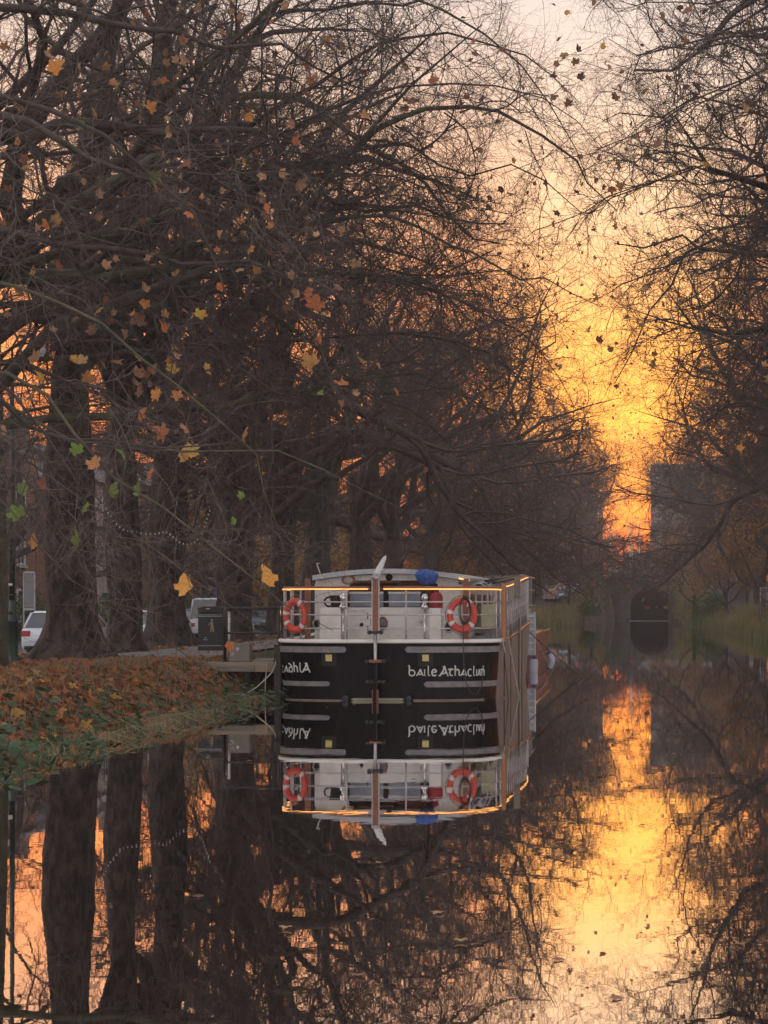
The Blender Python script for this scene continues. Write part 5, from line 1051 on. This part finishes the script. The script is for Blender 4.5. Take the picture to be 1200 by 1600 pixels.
def lying(n, y0, y1, a, c, size, m, label):
    y = g.uniform(y0, y1, n); x = XL(y)-(a+(c-a)*g.random(n)**.9); kp = (noise2(x*1.1+3, y*.9)+g.uniform(-.45,.9,n) > -.12); x, y = x[kp], y[kp]; n = len(x); z = height(x, y)+g.uniform(.0,.07,n)
    tmpl = np.array([(0,-.5),(.35,-.42),(.22,-.12),(.5,.1),(.2,.2),(0,.55),(-.2,.2),(-.5,.1),(-.22,-.12),(-.35,-.42)]); k = len(tmpl)
    nrm = np.stack([height(x-.1,y)-height(x+.1,y), height(x,y-.1)-height(x,y+.1), np.full(n,.2)],1)+g.normal(size=(n,3))*.075; nrm /= np.linalg.norm(nrm, axis=1, keepdims=True)
    r = g.normal(size=(n,3)); A = np.cross(nrm, r); A /= np.linalg.norm(A, axis=1, keepdims=True); Bq = np.cross(nrm, A); s = size*g.uniform(.6,1.25,n)
    c0 = np.stack([x,y,z],1); V = c0[:,None,:]+s[:,None,None]*(tmpl[None,:,0:1]*A[:,None]+tmpl[None,:,1:2]*Bq[:,None]+(np.abs(tmpl[None,:,0:1])*.35+g.uniform(-.06,.06,(n,k,1)))*nrm[:,None])
    ctr = c0[:,None,:]; V = np.concatenate([ctr, V], 1); I = np.arange(n)[:,None,None]*(k+1); tri = np.array([[0,1+i,1+(i+1)%k] for i in range(k)])[None]
    o = link('fallen_leaves', np_mesh('fallen_leaves', V.reshape(-1,3), (I+tri).reshape(-1,3), m, False)); stuff(o, label, 'leaf litter')
lying(4000, 15, 37, .0, 5.2, .17, 'leaf_r', 'russet fallen leaves covering the near left bank'); lying(4600, 15, 37, .1, 5.0, .18, 'leaf_o', 'orange fallen leaves covering the near left bank')
lying(4400, 15, 38, -.05, 6.0, .16, 'leaf_b', 'brown fallen leaves covering the near left bank'); lying(1500, 36, 75, 1.4, 7.5, .15, 'leaf_b', 'brown leaves scattered around the trunks and path'); lying(600, 36, 60, 1.4, 7.5, .15, 'leaf_o', 'orange leaves scattered on the verge')
for i in range(290):
    y = R_.uniform(18, 31); x = float(XL(y))-R_.uniform(.05, 3.2); k = R_.choice(['leaf_r','leaf_r','leaf_o','leaf_o','leaf_b','leaf_y'])
    link('leaf', LEAF[k][R_.randrange(3)], ground, loc=(x, y, hz(x,y)+.05+R_.uniform(0,.05)), rot=(R_.uniform(-.45,.3), R_.uniform(-.2,.6), R_.uniform(0,6.28)), sc=R_.uniform(.13,.22))
IVY = []
for sd_ in range(2):
    b = MB(); pts = [(0,0),(.18,.12),(.26,.35),(.22,.62),(0,1.0),(-.22,.62),(-.26,.35),(-.18,.12)]; b.v = [(0,.45,.06)]+[(x,y,.05*math.sin(y*5+sd_)-abs(x)*.35) for x, y in pts]; b.f = [(0,1+i,1+(i+1)%8) for i in range(8)]
    me = bpy.data.meshes.new('leaf'); me.from_pydata(b.v, [], b.f); me.materials.append(M['ivy']); me.update(); IVY.append(me)
def clump(px, Y, off, n, spread, size, lab):
    y = Y; x = float(XL(y))-off; z = hz(x,y); t_ = thing('bank_plant', lab, 'plant', (x,y,z), group='broad leaved green plants on the bank'); b = MB()
    for i in range(n):
        a = R_.uniform(0,6.28); r = spread*math.sqrt(R_.random()); lx, ly = r*math.cos(a)*1.0, r*math.sin(a)*1.3; lz = R_.uniform(.05,.32)+max(hz(x+lx,y+ly),-.03)-z
        link('leaf', IVY[i%2], t_, loc=(lx,ly,lz), rot=(R_.uniform(-.9,.2), R_.uniform(-.5,.8), R_.uniform(-2.6,-.2)), sc=size*R_.uniform(.7,1.25)); b.tube([(lx*.3,ly*.3,-.05),(lx,ly,lz)], .005, 3, cap=False)
    b.build('stem', 'ivy', t_)
clump(0,20.6,.1,46,.55,.20,'dark green leafy plant at the waterline on the left edge'); clump(0,21.8,.5,30,.5,.18,'green leafy plant just above the one at the left edge')
clump(0,26,.35,46,.6,.17,'dark ivy clump low on the bank right of the large green leaves'); clump(0,24.5,1.0,18,.6,.22,'plant with a few large pale green leaves among the orange litter')
clump(0,23.2,.15,40,.6,.17,'low ivy patch at the waterline between the left edge plant and the ivy clump'); clump(0,28,.9,26,.6,.15,'small ivy patch high on the middle of the bank'); clump(0,31.5,.1,44,.6,.15,'ivy patch at the waterline left of the jetty')
clump(0,29.5,.4,40,.6,.15,'ivy clump on the middle of the leafy bank'); clump(0,34.6,.15,60,.7,.15,'ivy hanging over the bank corner under the jetty'); clump(0,33.2,.3,34,.5,.13,'small green plant beside the jetty corner ivy')
for i in range(26):
    y = R_.uniform(20,34); x = float(XL(y))-R_.uniform(-.05,.5); a = R_.uniform(-.6,.6); l = R_.uniform(.5,1.3); p = Vector((x,y,hz(x,y)+.1))
    b = MB(); b.tube([p, p+Vector((l*.5,a*.3,.12)), p+Vector((l,a,-.12+R_.uniform(-.05,.1)))], [.006,.004,.002], 4, cap=False); stuff(b.build('dry_stalk', 'straw'), 'dry grass stalk arching from the bank over the water', 'grass') if False else tag(b.build('dry_stalk', 'straw'), 'dry grass stalk arching from the leafy bank over the water', 'grass stalk', 'dry stalks over the water')
# floating leaves
for i, (px, py) in enumerate([(690,1427),(590,1352),(1010,1290),(905,1330),(720,1470),(310,1400),(800,1240),(1050,1180),(985,1140),(930,1122),(560,1530),(860,1500),(1110,1350),(1020,1035),(905,1018),(880,1008),(640,1220),(1120,1210),(1160,1480),(450,1450),(950,1560),(395,1190),(365,1165),(300,1215)]):
    Y = F*CZ/(py-HY); o = link('floating_leaf', LEAF['leaf_b'][i%3], loc=(X(px,Y),Y,.012), rot=(0,0,R_.uniform(0,6.28)), sc=(.065,.065,.025)); tag(o, 'small leaf floating flat on the calm dark water', 'leaf', 'leaves floating on the canal')

fy = np.concatenate([g.uniform(16,60,260), g.uniform(20,170,120)]); fx = np.concatenate([XL(fy[:260])+np.abs(g.normal(size=260))*.55, g.uniform(-7,6.5,120)])
keep = ~((fy > 33.5) & (fy < 67) & (fx < -2.8)); fx, fy = fx[keep], fy[keep]; N = len(fx); a_ = g.uniform(0,6.28,N); s_ = g.uniform(.02,.06,N)
V = np.stack([np.stack([fx+s_*np.cos(a_+k*math.pi/2.5)*(1 if k%2 else .6), fy+s_*np.sin(a_+k*math.pi/2.5)*(1 if k%2 else .6), np.full(N,.006)+.004*(k%2)], 1) for k in range(5)], 1)
stuff(link('floating_debris', np_mesh('floating_debris', V.reshape(-1,3), np.arange(N*5).reshape(N,5), 'leaf_b', False)), 'scattered leaf scraps drifting on the water', 'debris')
# ------------------------------------------------------------------ air
hzm = bpy.data.materials.new('haze'); hzm.use_nodes = True; t = hzm.node_tree; t.nodes.clear()
pv = t.nodes.new('ShaderNodeVolumePrincipled'); pv.inputs['Color'].default_value = (.86,.80,.78,1); pv.inputs['Density'].default_value = .0009; pv.inputs['Anisotropy'].default_value = .3
oo = t.nodes.new('ShaderNodeOutputMaterial'); t.links.new(pv.outputs[0], oo.inputs['Volume']); M['haze'] = hzm
if HAZE:
    b = MB(); b.box((-120,-60,-3),(120,420,46)); hb = b.build('haze', 'haze'); stuff(hb, 'thin evening haze over the canal', 'haze')
